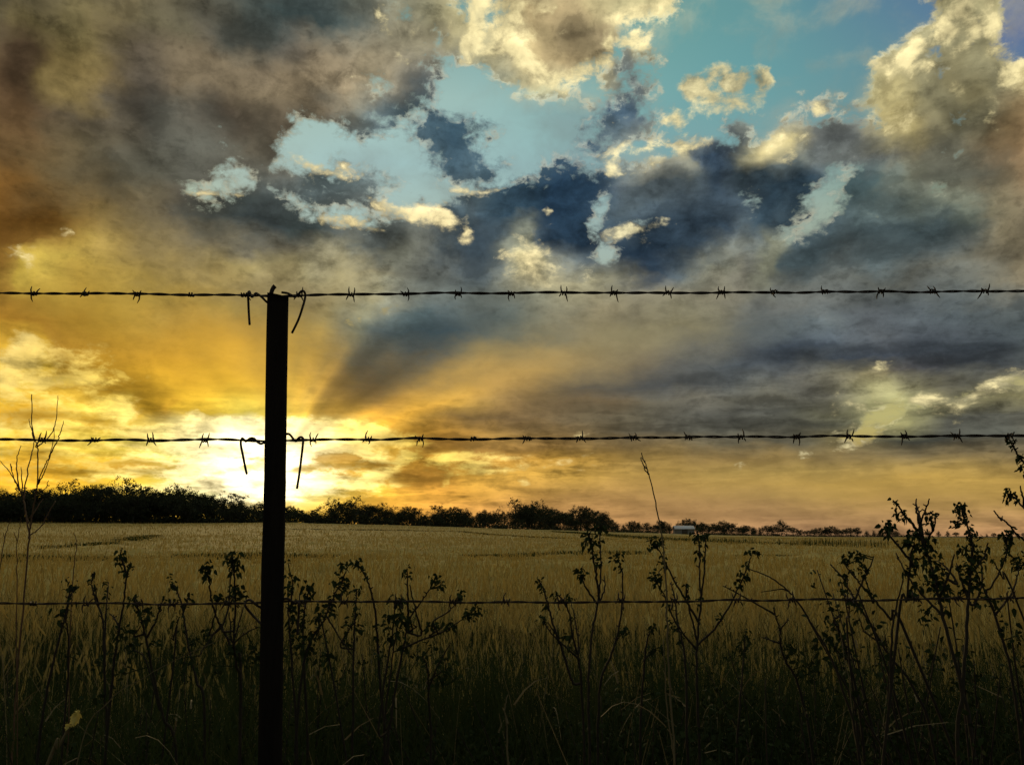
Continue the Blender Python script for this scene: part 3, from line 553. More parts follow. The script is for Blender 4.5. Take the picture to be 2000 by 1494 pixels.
# rays fanning out from behind the cloud at the sun
RAZ, REL = azel(540, 900)
rayv = N.comb(N.math('SUBTRACT', az, RAZ), N.math('MULTIPLY', N.math('SUBTRACT', el, REL), 1.35), 0.0)
sx, sy, _sz = N.sep(rayv)
theta = N.math('MULTIPLY_ADD', N.math('ARCTAN2', sy, sx), DEG, N.math('MULTIPLY', N.math('SUBTRACT', n3, 0.5), 4.0))
rayc = N.ramp(N.math('MULTIPLY', theta, 1 / 180.0), [
    (0.0, (1, 1, 1)), (0.05, (0.96, 0.96, 0.96)), (0.07, (0.66, 0.64, 0.63)), (0.10, (0.66, 0.64, 0.63)), (0.125, (1.05, 1.03, 1.0)), (0.15, (1.62, 1.48, 1.12)), (0.175, (1.3, 1.22, 1.04)), (0.20, (1.58, 1.44, 1.1)),
    (0.232, (0.95, 0.93, 0.9)), (0.26, (0.62, 0.61, 0.61)), (0.30, (0.70, 0.68, 0.67)), (0.33, (0.60, 0.59, 0.60)), (0.352, (0.78, 0.76, 0.75)), (0.375, (1.34, 1.27, 1.06)), (0.40, (1.12, 1.1, 1.04)), (0.43, (1.26, 1.2, 1.04)), (0.46, (1.0, 1.0, 1.0)), (0.5, (1.06, 1.05, 1.03)), (0.55, (0.94, 0.93, 0.93)), (0.6, (1.06, 1.05, 1.02)), (0.66, (0.95, 0.95, 0.95)), (0.72, (1.05, 1.04, 1.02)), (0.8, (1, 1, 1)), (1.0, (1, 1, 1))])
rdist = N.vmath('LENGTH', rayv)
rayw = N.math('MULTIPLY', N.smooth(rdist, 1.2, 3.2), N.smooth(rdist, 23.0, 9.0))
sky_c = N.mix(rayw, sky_c, N.vmath('MULTIPLY', sky_c, rayc))
# glare of the veiled sun
glow = N.math('EXPONENT', N.math('MULTIPLY', sdist, -0.75))
sky_c = N.vmath('ADD', sky_c, N.vmath('SCALE', (0.34, 0.26, 0.10), scale=glow))
wide = N.math('EXPONENT', N.math('MULTIPLY', sdist, -0.17))
sky_c = N.vmath('ADD', sky_c, N.vmath('SCALE', (0.17, 0.115, 0.01), scale=wide))
# everything outside the painted quarter: dusk sky under broken cloud
nish = N.node('ShaderNodeTexSky', sky_type='NISHITA')
nish.sun_disc = False
nish.sun_elevation = R(SUN_EL)
nish.sun_rotation = R(SUN_AZ)
nish.altitude = 0
nish.air_density = 1.2
nish.dust_density = 2.0
rest_clear = N.vmath('SCALE', nish.outputs[0], scale=0.10)
rest_clear = N.vmath('ADD', rest_clear, (0.05, 0.10, 0.13))
rest = N.mix(N.smooth(n2, 0.40, 0.62), rest_clear, (0.30, 0.26, 0.19))
rest = N.vmath('SCALE', rest, scale=N.smooth(el, -2.0, 45.0, 0.35, 1.0))
out_az = N.smooth(N.math('ABSOLUTE', az), 34.0, 60.0)
out_el = N.smooth(el, 34.0, 52.0)
outside = N.math('MAXIMUM', out_az, out_el)
sky_c = N.mix(outside, sky_c, rest)
# Background strength 0.1 as for the physical sky, so the colours go in times ten
bg = N.node('ShaderNodeBackground')
bg.inputs['Strength'].default_value = 1.0 / SKY_GAIN
N.put(bg.inputs['Color'], N.vmath('SCALE', sky_c, scale=SKY_GAIN))
N.t.links.new(bg.outputs[0], N.node('ShaderNodeOutputWorld').inputs['Surface'])
world.cycles.sampling_method = 'MANUAL'
world.cycles.sample_map_resolution = 512

# ------------------------------------------------------------------ mesh helpers
rng = np.random.default_rng(7)
random.seed(7)


class MB:
    """collects vertices and faces and links them as one mesh object"""

    def __init__(self):
        self.v, self.q, self.t, self.n = [], [], [], 0

    def add(self, verts, quads=None, tris=None):
        verts = np.asarray(verts, float).reshape(-1, 3)
        if quads is not None and len(quads):
            self.q.append(np.asarray(quads, int).reshape(-1, 4) + self.n)
        if tris is not None and len(tris):
            self.t.append(np.asarray(tris, int).reshape(-1, 3) + self.n)
        self.v.append(verts)
        self.n += len(verts)

    def tube(self, pts, rad, sides=6, cap=True):
        pts = np.asarray([tuple(p) for p in pts], float)
        n = len(pts)
        rad = np.full(n, rad) if np.isscalar(rad) else np.asarray(rad, float)
        tan = np.gradient(pts, axis=0)
        tan /= np.linalg.norm(tan, axis=1)[:, None] + 1e-12
        a = np.array([0.0, 0.0, 1.0]) if abs(tan[0][2]) < 0.9 else np.array([1.0, 0.0, 0.0])
        u = np.cross(tan[0], a)
        u /= np.linalg.norm(u)
        ring, ang = [], np.arange(sides) * 2 * math.pi / sides
        for i in range(n):
            u = u - tan[i] * np.dot(u, tan[i])
            u /= np.linalg.norm(u) + 1e-12
            w = np.cross(tan[i], u)
            ring.append(pts[i] + rad[i] * (np.cos(ang)[:, None] * u + np.sin(ang)[:, None] * w))
        i = np.arange(n - 1)[:, None] * sides
        k = np.arange(sides)[None]
        k2 = (k + 1) % sides
        q = np.stack([i + k, i + k2, i + sides + k2, i + sides + k], -1).reshape(-1, 4)
        v = np.concatenate(ring)
        t = None
        if cap:
            v = np.concatenate([v, pts[:1], pts[-1:]])
            c0, c1 = n * sides, n * sides + 1
            kk = np.arange(sides)
            t = np.concatenate([np.stack([np.full(sides, c0), (kk + 1) % sides, kk], -1),
                                np.stack([np.full(sides, c1), (n - 1) * sides + kk, (n - 1) * sides + (kk + 1) % sides], -1)])
        self.add(v, q, t)

    def leaves(self, base, d, nrm, L, W, droop=0.25):
        """ovate leaves folded along the midrib, arrays of base point, direction, normal, length, width"""
        base, d, nrm = (np.asarray(a, float) for a in (base, d, nrm))
        L, W = np.asarray(L, float)[:, None], np.asarray(W, float)[:, None]
        d = d / np.linalg.norm(d, axis=1)[:, None]
        s = np.cross(d, nrm)
        s /= np.linalg.norm(s, axis=1)[:, None] + 1e-9
        m = np.cross(s, d)
        dz = np.array([0, 0, -1.0])
        P = [base, base + d * L * .32 + s * W * .5 + m * W * .15, base + d * L * .32,
             base + d * L * .32 - s * W * .5 + m * W * .15, base + d * L * .68 + s * W * .36 + m * W * .1 + dz * L * droop * .4,
             base + d * L * .68 + dz * L * droop * .4, base + d * L * .68 - s * W * .36 + m * W * .1 + dz * L * droop * .4, base + d * L + dz * L * droop]
        v = np.stack(P, 1)
        n = len(v)
        o = (np.arange(n) * 8)[:, None, None]
        q = (np.array([[1, 4, 5, 2], [2, 5, 6, 3]])[None] + o).reshape(-1, 4)
        t = (np.array([[0, 1, 2], [0, 2, 3], [4, 7, 5], [5, 7, 6]])[None] + o).reshape(-1, 3)
        self.add(v.reshape(-1, 3), q, t)

    def mesh(self, name, mats, smooth=False):
        v = np.concatenate(self.v) if self.v else np.zeros((0, 3))
        q = np.concatenate(self.q) if self.q else np.zeros((0, 4), int)
        t = np.concatenate(self.t) if self.t else np.zeros((0, 3), int)
        me = bpy.data.meshes.new(name)
        me.vertices.add(len(v))
        me.vertices.foreach_set('co', v.astype(np.float32).ravel())
        loops = np.concatenate([q.ravel(), t.ravel()]).astype(np.int32)
        starts = np.concatenate([np.arange(len(q)) * 4, len(q) * 4 + np.arange(len(t)) * 3]).astype(np.int32)
        me.loops.add(len(loops))
        me.loops.foreach_set('vertex_index', loops)
        me.polygons.add(len(starts))
        me.polygons.foreach_set('loop_start', starts)
        me.update(calc_edges=True)
        me.validate()
        if smooth:
            me.polygons.foreach_set('use_smooth', np.ones(len(me.polygons), bool))
        me.materials.append(mats)
        return me

    def build(self, name, mat, parent=None, smooth=False):
        o = bpy.data.objects.new(name, self.mesh(name, mat, smooth))
        COL.objects.link(o)
        o.parent = parent
        return o


def tag(o, label=None, cat=None, group=None, kind=None):
    for k, v in (('label', label), ('category', cat), ('group', group), ('kind', kind)):
        if v:
            o[k] = v
    return o


def empty(name, loc=(0, 0, 0), rz=0.0):
    o = bpy.data.objects.new(name, None)
    o.empty_display_size = 0.1
    o.location = loc
    o.rotation_euler = (0, 0, rz)
    COL.objects.link(o)
    return o


def smooth_path(pts, per=6):
    """Catmull-Rom through 3D points"""
    p = np.asarray([tuple(q) for q in pts], float)
    p = np.concatenate([[2 * p[0] - p[1]], p, [2 * p[-1] - p[-2]]])
    out = []
    for i in range(1, len(p) - 2):
        for t in np.arange(per) / per:
            a, b, c, d = p[i - 1], p[i], p[i + 1], p[i + 2]
            out.append(0.5 * (2 * b + (c - a) * t + (2 * a - 5 * b + 4 * c - d) * t * t + (3 * b - a - 3 * c + d) * t ** 3))
    out.append(p[-2])
    return np.array(out)


# ------------------------------------------------------------------ materials
def material(name, base, rough=0.8, var=None, scale=20.0, transl=0.0, metal=0.0, spec=0.3, bump=0.0, stretch=(1, 1, 1), detail=5.0):
    m = bpy.data.materials.new(name)
    m.use_nodes = True
    M = Net(m.node_tree)
    m.node_tree.nodes.clear()
    out = M.node('ShaderNodeOutputMaterial')
    p = M.node('ShaderNodeBsdfPrincipled')
    p.inputs['Roughness'].default_value = rough
    p.inputs['Metallic'].default_value = metal
    p.inputs['Specular IOR Level'].default_value = spec
    col = tuple(base) + (1.0,)
    if var is not None:
        tc = M.node('ShaderNodeTexCoord').outputs['Object']
        mp = M.vmath('MULTIPLY', tc, stretch)
        nz = M.node('ShaderNodeTexNoise')
        M.put(nz.inputs['Vector'], mp)
        nz.inputs['Scale'].default_value = scale
        nz.inputs['Detail'].default_value = detail
        nz.inputs['Roughness'].default_value = 0.65
        n = M.node('ShaderNodeMapRange')
        for s, q in zip(n.inputs, (nz.outputs['Fac'], 0.32, 0.68, 0.0, 1.0)):
            M.put(s, q)
        col = M.mix(n.outputs[0], base, var)
        if bump:
            b = M.node('ShaderNodeBump')
            b.inputs['Strength'].default_value = bump
            b.inputs['Distance'].default_value = 0.01
            M.put(b.inputs['Height'], nz.outputs['Fac'])
            M.t.links.new(b.outputs[0], p.inputs['Normal'])
    M.put(p.inputs['Base Color'], col)
    sh = p.outputs[0]
    if transl:
        tr = M.node('ShaderNodeBsdfTranslucent')
        M.put(tr.inputs['Color'], col)
        mx = M.node('ShaderNodeMixShader')
        mx.inputs[0].default_value = transl
        M.t.links.new(sh, mx.inputs[1])
        M.t.links.new(tr.outputs[0], mx.inputs[2])
        sh = mx.outputs[0]
    M.t.links.new(sh, out.inputs['Surface'])
    return m


M_SOIL = material('soil', (0.05, 0.038, 0.018), 0.95, (0.09, 0.07, 0.035), 3.0)
M_WHEAT = material('ripe_wheat', (0.53, 0.395, 0.12), 0.75, (0.45, 0.335, 0.10), 2.0, transl=0.4)
M_CROP = material('wheat_tops', (0.37, 0.262, 0.062), 0.9, (0.56, 0.405, 0.10), 1.6, stretch=(1.0, 0.45, 1.0), bump=0.5, detail=9.0)
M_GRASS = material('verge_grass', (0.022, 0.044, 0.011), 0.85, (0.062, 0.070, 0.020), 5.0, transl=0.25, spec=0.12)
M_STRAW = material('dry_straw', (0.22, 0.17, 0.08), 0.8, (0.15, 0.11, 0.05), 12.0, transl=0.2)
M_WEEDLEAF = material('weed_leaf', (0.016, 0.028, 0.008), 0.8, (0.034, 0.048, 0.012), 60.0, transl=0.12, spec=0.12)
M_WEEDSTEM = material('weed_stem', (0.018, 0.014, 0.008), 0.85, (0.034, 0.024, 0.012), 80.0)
M_TWIG = material('dry_twig', (0.16, 0.085, 0.04), 0.85, (0.10, 0.055, 0.028), 60.0)
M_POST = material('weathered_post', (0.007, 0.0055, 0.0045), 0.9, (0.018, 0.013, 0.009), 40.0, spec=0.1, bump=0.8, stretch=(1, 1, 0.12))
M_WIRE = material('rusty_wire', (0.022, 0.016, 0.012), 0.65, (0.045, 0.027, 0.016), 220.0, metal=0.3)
M_TREELEAF = material('tree_leaves', (0.030, 0.036, 0.014), 0.8, (0.055, 0.06, 0.022), 0.6, transl=0.15)
M_BARK = material('bark', (0.06, 0.05, 0.04), 0.9, (0.10, 0.085, 0.065), 2.0)
M_ROOF = material('pale_roof', (0.80, 0.80, 0.78), 0.45, (0.70, 0.70, 0.68), 0.4, metal=0.2)
M_WALL = material('shed_wall', (0.16, 0.16, 0.15), 0.8, (0.22, 0.21, 0.19), 0.5)
M_PETAL = material('yellow_petal', (0.75, 0.62, 0.18), 0.6, (0.62, 0.50, 0.12), 60.0, transl=0.25)

# ------------------------------------------------------------------ terrain
EDGE_X = np.array([-1400., -200, 0, 300, 560, 800, 1000, 1200, 1400, 1600, 2200, 3400])
EDGE_Y = np.array([1030., 1026, 1026, 1025, 1021, 1027, 1033, 1040, 1046, 1049, 1050, 1050])
EDGE_D = np.array([210., 215, 220, 225, 235, 260, 300, 430, 600, 660, 680, 680])
CROP_H = 0.45


def edge_of(ang):
    px = 1000 + FPX * np.tan(np.clip(ang, -1.2, 1.2)) * CP
    return np.interp(px, EDGE_X, EDGE_D), np.interp(px, EDGE_X, EDGE_Y)


def ground_z(x, y):
    x, y = np.asarray(x, float), np.asarray(y, float)
    ang = np.arctan2(x, y)
    front = np.clip((1.15 - np.abs(ang)) / 0.4, 0, 1)
    r = np.hypot(x, y)
    d, py = edge_of(ang)
    ze = CAM_Z - CROP_H + (1047 - py) / FPX * d
    t = np.clip((r - 18) / (d - 18), 0, 1)
    und = 0.10 * np.sin(x * 0.05 + 1.3) * np.sin(y * 0.037 + 0.4) * np.clip((r - 25) / 60, 0, 1)
    return front * (ze * t ** 1.35) + und


def polar(r0, r1, nr, a0, a1, na, z0, bump=None):
    rr = np.geomspace(r0, r1, nr)
    aa = np.linspace(a0, a1, na)
    Rr, A = np.meshgrid(rr, aa, indexing='ij')
    x, y = Rr * np.sin(A), Rr * np.cos(A)
    z = ground_z(x, y) + z0
    if bump is not None:
        z = z + bump(x, y, Rr)
    i = np.arange(nr - 1)[:, None] * na
    k = np.arange(na - 1)[None]
    q = np.stack([i + k, i + k + 1, i + na + k + 1, i + na + k], -1).reshape(-1, 4)
    return np.stack([x, y, z], -1).reshape(-1, 3), q


g = MB()
g.add(*polar(0.3, 5000, 110, -math.pi, math.pi, 241, 0.0))
tag(g.build('ground', M_SOIL, smooth=True), 'dark soil ground under the crop and the verge', 'ground', kind='structure')


def vnoise(x, y, seed):
    """value noise"""
    xi, yi = np.floor(x).astype(int), np.floor(y).astype(int)
    fx, fy = x - xi, y - yi
    fx, fy = fx * fx * (3 - 2 * fx), fy * fy * (3 - 2 * fy)

    def h(a, b):
        n = (a * 374761393 + b * 668265263 + seed * 974634777) & 0x7fffffff
        n = ((n ^ (n >> 13)) * 1274126177) & 0x7fffffff
        return (n & 0xffff) / 65535.0
    return (h(xi, yi) * (1 - fx) + h(xi + 1, yi) * fx) * (1 - fy) + (h(xi, yi + 1) * (1 - fx) + h(xi + 1, yi + 1) * fx) * fy


def crop_bump(x, y, r):
    b = 0.10 * (vnoise(x * 2.2, y * 2.2, 1) - 0.5) + 0.12 * (vnoise(x * 0.6, y * 0.6, 2) - 0.5) + 0.09 * (vnoise(x * 7, y * 7, 3) - 0.5)
    return b - np.clip((14 - r) / 5, 0, 1) * 0.34


c = MB()
ed = 1.0
rr = np.concatenate([np.geomspace(8.0, 60, 240), np.geomspace(61, 640, 120)])
aa = np.linspace(-0.78, 0.78, 620)
Rr, A = np.meshgrid(rr, aa, indexing='ij')
dmax = np.minimum(edge_of(A)[0] - 4, 660)
Rr = 8 + (Rr - 8) * (dmax - 8) / (640 - 8)
X, Y = Rr * np.sin(A), Rr * np.cos(A)
Z = ground_z(X, Y) + CROP_H + crop_bump(X, Y, Rr)
Z[-1] -= CROP_H
nr, na = Rr.shape
i = np.arange(nr - 1)[:, None] * na
k = np.arange(na - 1)[None]
c.add(np.stack([X, Y, Z], -1).reshape(-1, 3), np.stack([i + k, i + k + 1, i + na + k + 1, i + na + k], -1).reshape(-1, 4))
tag(c.build('wheat_crop', M_CROP), 'ripe golden wheat crop spreading back to the wood', 'wheat field', kind='stuff')


# ------------------------------------------------------------------ standing wheat
def scatter(n, y0, y1, spread=0.74, extra=0.6):
    y = np.sqrt(rng.uniform(y0 ** 2, y1 ** 2, n))
    x = rng.uniform(-1, 1, n) * (y * spread + extra)
    return x, y


def ribbons(mb, base, tip, bend, w0, w1, yaw, segs=3):
    """flat blades from base to tip, bowed sideways by the vector bend"""
    n = len(base)
    t = np.linspace(0, 1, segs + 1)[None, :, None]
    P = base[:, None] * (1 - t) + tip[:, None] * t + bend[:, None] * (4 * t * (1 - t)) * 0.5
    side = np.stack([np.cos(yaw), np.sin(yaw), np.zeros(n)], -1)[:, None]
    w = (w0[:, None, None] * (1 - t) + w1[:, None, None] * t) * 0.5
    v = np.stack([P - side * w, P + side * w], 2).reshape(n, -1, 3)
    o = (np.arange(n) * 2 * (segs + 1))[:, None, None]
    q = (np.array([[2 * s, 2 * s + 1, 2 * s + 3, 2 * s + 2] for s in range(segs)])[None] + o).reshape(-1, 4)
    mb.add(v.reshape(-1, 3), q)


def ears(mb, p, d, L, W, yaw):
    n = len(p)
    for k in range(2):
        a = yaw + k * math.pi / 2
        s = np.stack([np.cos(a), np.sin(a), np.zeros(n)], -1)
        s = s - d * (s * d).sum(1)[:, None]
        w = W[:, None]
        l = L[:, None]
        v = np.stack([p - s * w * .25, p + s * w * .25, p + d * l * .3 + s * w * .5, p + d * l * .3 - s * w * .5,
                      p + d * l * .8 + s * w * .36, p + d * l * .8 - s * w * .36, p + d * l * 1.25 + s * w * .5, p + d * l * 1.35 - s * w * .45, p + d * l], 1)
        o = (np.arange(n) * 9)[:, None, None]
        q = (np.array([[0, 1, 2, 3], [3, 2, 4, 5]])[None] + o).reshape(-1, 4)
        t = (np.array([[5, 4, 8], [4, 6, 8], [5, 8, 7]])[None] + o).reshape(-1, 3)
        mb.add(v.reshape(-1, 3), q, t)


w = MB()
for n, y0, y1, k in ((5200, 3.5, 7.5, 1.0), (15000, 7.5, 20, 1.25), (24000, 20, 62, 1.9), (22000, 60, 210, 4.5)):
    x, y = scatter(n, y0, y1)
    patch = vnoise(x * 0.9, y * 0.9, 9)
    h = (0.40 + 0.10 * patch + rng.normal(0, 0.045, n)) * np.clip(0.72 + (y - 3.5) / 6, 0.7, 1.0)
    base = np.stack([x, y, ground_z(x, y)], -1)
    lean = rng.normal(0, 0.05, (n, 3))
    lean[:, 2] = 0
    tip = base + lean
    tip[:, 2] += h
    yaw = rng.uniform(0, math.pi, n)
    one = np.ones(n)
    ribbons(w, base, tip, lean * 0.8, one * 0.004 * k, one * 0.003 * k, yaw, 2)
    k2 = k ** 0.6
    d = lean * 2.2 + np.stack([rng.normal(0, .25, n), rng.normal(0, .25, n), one], -1)
    d /= np.linalg.norm(d, axis=1)[:, None]
    ears(w, tip, d, rng.uniform(0.055, 0.085, n) * k2, one * 0.011 * k, yaw)
    a = rng.uniform(0, 2 * math.pi, n)
    lb = base * 0.45 + tip * 0.55
    lt = lb + np.stack([np.cos(a) * .10, np.sin(a) * .10, rng.uniform(-.04, .08, n)], -1)
    ribbons(w, lb, lt, np.stack([0 * a, 0 * a, one * .06], -1), one * 0.007 * k, one * 0.001, yaw + 1, 2)
tag(w.build('wheat', M_WHEAT), 'standing ripe wheat stalks with ears behind the verge grass', 'wheat', kind='stuff')

# ------------------------------------------------------------------ verge grass
gr = MB()
n = 100000
x, y = scatter(n, 1.72, 9.5, 0.74, 0.4)
keep = (y < 3.3 + 2.2 * vnoise(x * 1.1, x * 0 + 3, 17) + rng.normal(0, .22, n)) | (rng.random(n) < .30 * np.exp(-(y - 4.0) / 2.6) * (vnoise(x * .8, y * .8, 41) > .35))
x, y = x[keep], y[keep]
n = len(x)
hp = vnoise(x * 1.7, y * 1.7, 21)
h = 0.30 + 0.26 * hp + rng.normal(0, 0.07, n)
base = np.stack([x, y, np.zeros(n)], -1)
bow = np.stack([rng.normal(0, .10, n), rng.normal(0, .10, n), np.zeros(n)], -1)
tip = base + bow * 1.3
tip[:, 2] += np.clip(h, 0.1, 0.72)
ribbons(gr, base, tip, -bow * 0.8 + np.array([0, 0, 0.04]), np.full(n, 0.006), np.full(n, 0.0008), rng.uniform(0, math.pi, n), 4)
for px, py, dd, m, sp in ((985, 1225, 3.0, 130, .07), (1310, 1255, 3.0, 110, .06), (1500, 1250, 3.1, 90, .05), (1410, 1262, 3.0, 70, .06), (1880, 1225, 2.8, 160, .07), (880, 1265, 2.9, 120, .09),
                          (700, 1270, 2.8, 150, .12), (1240, 1240, 3.1, 90, .1), (1650, 1270, 2.9, 120, .1), (1150, 1290, 2.8, 110, .1), (640, 1300, 2.6, 120, .1), (330, 1330, 2.6, 110, .1), (60, 1330, 2.6, 110, .1), (1730, 1240, 2.9, 100, .08)):
    p = at(px, py, dd)
    bx = p.x + rng.normal(0, sp, m)
    by = dd + rng.normal(0, sp, m)
    base = np.stack([bx, by, np.zeros(m)], -1)
    bow = np.stack([rng.normal(0, .06, m), rng.normal(0, .06, m), np.zeros(m)], -1)
    tip = base + bow
    tip[:, 2] += p.z * rng.uniform(0.72, 1.03, m)
    ribbons(gr, base, tip, -bow * .5, np.full(m, 0.007), np.full(m, 0.001), rng.uniform(0, math.pi, m), 4)
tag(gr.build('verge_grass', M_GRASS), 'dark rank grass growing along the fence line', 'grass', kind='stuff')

st = MB()
n = 420
x, y = scatter(n, 1.75, 3.6, 0.7, 0.3)
base = np.stack([x, y, np.zeros(n)], -1)
bow = np.stack([rng.normal(0, .16, n), rng.normal(0, .12, n), np.zeros(n)], -1)
tip = base + bow * 1.2
tip[:, 2] += rng.uniform(0.3, 0.66, n)
ribbons(st, base, tip, -bow * .6, np.full(n, 0.005), np.full(n, 0.0015), rng.uniform(0, math.pi, n), 4)
n = 160
x, y = scatter(n, 1.75, 3.2, 0.7, 0.3)
b0 = np.stack([x, y, rng.uniform(.3, .6, n)], -1)
dr = np.stack([rng.normal(0, .09, n), rng.normal(0, .06, n), rng.uniform(-.10, .06, n)], -1)
ribbons(st, b0, b0 + dr, np.stack([0 * x, 0 * x, np.full(n, .05)], -1), np.full(n, 0.006), np.full(n, 0.002), rng.uniform(0, math.pi, n), 4)
tag(st.build('dry_grass', M_STRAW), 'pale dry straw blades scattered through the dark verge grass', 'dry grass', kind='stuff')

ug = MB()
n = 900
cx, cy = scatter(n, 1.75, 2.9, 0.7, 0.3)
cz = rng.uniform(0.18, 0.55, n) * (0.55 + 0.55 * vnoise(cx * 2.3, cy * 2.3, 33))
m = 11
ctr = np.repeat(np.stack([cx, cy, cz], -1), m, 0)
nn = n * m
dirs = rng.normal(0, 1, (nn, 3))
L = rng.uniform(.009, .022, nn)
ug.leaves(ctr + rng.normal(0, .02, (nn, 3)), dirs, rng.normal(0, 1, (nn, 3)), L, L * .6)
for k in range(0, n, 2):
    ug.tube([(cx[k] + rng.normal(0, .03), cy[k], 0.0), (cx[k] + rng.normal(0, .02), cy[k], cz[k] * .6), (cx[k], cy[k], cz[k] + .02)], [.003, .0022, .0015], 4)
tag(ug.build('undergrowth', M_WEEDLEAF), 'dark low leafy weeds tangled through the foot of the verge grass', 'undergrowth', kind='stuff')


# strips of rank grass along old furrows and a contour bank out in the crop
def strip(label, pts, thick, hgt, dens, mat=M_GRASS):
    mb = MB()
    P = []
    for px, py in pts:
        d = ray(px, py)
        # walk along the ray until it meets the crop
        t = 5.0
        while t < 640:
            q = Vector((0, 0, CAM_Z)) + d * t
            if q.z < float(ground_z(q.x, q.y)) + CROP_H:
                break
            t *= 1.01
        P.append((q.x, q.y))
    P = np.array(P)
    seg = np.hypot(*np.diff(P, axis=0).T)
    n = int(dens * len(pts))
    s = rng.uniform(0, seg.sum(), n)
    cum = np.concatenate([[0], np.cumsum(seg)])
    x = np.interp(s, cum, P[:, 0])
    y = np.interp(s, cum, P[:, 1])
    x = x + rng.normal(0, .5, n) * thick
    y = y + rng.normal(0, .5, n) * thick
    dist = np.hypot(x, y)
    hh = CROP_H + hgt * (0.25 + 0.9 * vnoise(s * 0.35, s * 0 + 2, 5)) * rng.uniform(.4, 1.1, n)
    base = np.stack([x, y, ground_z(x, y)], -1)
    bow = rng.normal(0, .12, (n, 3))
    bow[:, 2] = 0
    tip = base + bow
    tip[:, 2] += hh
    ribbons(mb, base, tip, bow, 0.012 + dist * 0.0006, 0.004 + dist * 0.0003, rng.uniform(0, math.pi, n), 2)
    return tag(mb.build('weed_strip', mat), label, 'grass strip', kind='stuff')


strip('dark grassy contour bank curving down right from the wood', [(1085, 1039), (1190, 1046), (1270, 1053), (1400, 1060), (1560, 1066), (1720, 1070)], 1.6, 0.34, 1500)
strip('thin dark grass line below the middle of the wood', [(560, 1034), (760, 1036), (900, 1038), (1085, 1052), (1200, 1053)], 1.0, 0.16, 900)
strip('short dark furrow slanting up at the left of the crop', [(90, 1072), (160, 1068), (230, 1060), (300, 1047)], 0.8, 0.14, 800)
strip('long dark grass line across the left and middle crop', [(-40, 1094), (130, 1093), (330, 1089), (560, 1090), (800, 1088), (1040, 1085), (1250, 1085)], 0.5, 0.13, 900)
strip('faint dark grass line across the right of the crop', [(1480, 1086), (1640, 1088), (1800, 1088), (2060, 1092)], 0.6, 0.05, 600)

# ------------------------------------------------------------------ fence
FY = 1.65


def wire_point(line, px):
    xs, ys = zip(*line)
    return at(px, float(np.interp(px, xs, ys)), FY)


WIRES = [
 [(-4300, 566), (-700, 571), (0, 573), (370, 575.5), (540, 577), (700, 575), (1000, 573.5), (1500, 570.5), (2000, 568.5), (2700, 566), (5300, 560)],
 [(-4300, 851), (-700, 857), (0, 858.5), (400, 859.5), (540, 859), (700, 857.5), (1000, 856.5), (1500, 853.5), (2000, 851.5), (2700, 848), (5300, 840)],
 [(-4300, 1170), (-700, 1176), (0, 1178), (400, 1179), (540, 1176), (700, 1175), (1000, 1174.5), (1500, 1172), (2000, 1168.5), (2700, 1164), (5300, 1152)],
]
BARBS = [
 [-140, -38, 66, 166, 268, 373, 478, 584, 686, 793, 895, 999, 1101, 1199, 1305, 1409, 1513, 1612, 1721, 1823, 1924, 2028, 2130],
 [-130, -24, 82, 186, 294, 400, 611, 718, 820, 925, 1030, 1133, 1238, 1345, 1448, 1556, 1659, 1767, 1869, 1972, 2076],
 [-150, -45, 66, 168, 272, 338, 445, 590, 672, 778, 884, 988, 1096, 1212, 1318, 1440, 1545, 1660, 1790, 1868, 1972, 2080],
]
fence = empty('barbed_wire_fence', tuple(at(530, 1494, FY).xy) + (0.0,))
tag(fence, 'three rusty strands of barbed wire tied to one dark post', 'fence')
forg = fence.location.copy()


def local(pts):
    return [(p[0] - forg[0], p[1] - forg[1], p[2] - forg[2]) for p in pts]


# post: a rough rectangular picket with a slanted top
pb = MB()
H = 46
rowsv = []
prof = [(522.5, 563.0, 571), (520.5, 561.5, 640), (518.0, 559.0, 800), (516.5, 557.5, 905), (515.0, 556.5, 985), (510.5, 554.0, 1100), (507.5, 551.5, 1290), (503.0, 549.5, 1494), (497.0, 546.0, 1850), (487, 541, 2420)]
pyv = np.concatenate([np.linspace(571, 1494, H), [1700, 1950, 2300]])
nring = 16
for j, py in enumerate(pyv):
    l = np.interp(py, [p[2] for p in prof], [p[0] for p in prof]) - 5.0
    r = np.interp(py, [p[2] for p in prof], [p[1] for p in prof]) - 5.0
    a, b = at(l, py, FY - 0.02), at(r, py, FY - 0.02)
    mid, half = (a + b) / 2, (b - a).length / 2
    ring = []
    for q in range(nring):
        th = 2 * math.pi * (q + 0.5) / nring
        cxx, cyy = math.cos(th), math.sin(th)
        k = max(abs(cxx), abs(cyy))
        sx, sy = cxx / k, cyy / k
        rnd = 0.92 if abs(abs(cxx) - abs(cyy)) < 0.35 else 1.0
        jit = 1 + 0.022 * (vnoise(np.array([q * 1.7 + (q > 8) * 9]), np.array([j * 0.8]), 4)[0] - 0.5) + (0.03 * rng.random() if 14 < j < 24 and rng.random() < .3 else 0)
        ring.append((mid.x + sx * half * rnd * jit, FY + sy * 0.016 * rnd, mid.z + (0.004 * sx * -1 if j == 0 else 0) + (0.002 * sy if j == 0 else 0)))
    rowsv.append(ring)
v = np.array(rowsv).reshape(-1, 3)
nr = len(pyv)
i = np.arange(nr - 1)[:, None] * nring
k = np.arange(nring)[None]
q = np.stack([i + k, i + (k + 1) % nring, i + nring + (k + 1) % nring, i + nring + k], -1).reshape(-1, 4)
top = v[:nring].mean(0) + (0, 0, 0.001)
v = np.concatenate([v, [top]])
kk = np.arange(nring)
pb.add(v - np.array(forg), q, np.stack([np.full(nring, len(v) - 1), kk, (kk + 1) % nring], -1))
post = pb.build('fence_post', M_POST, fence)
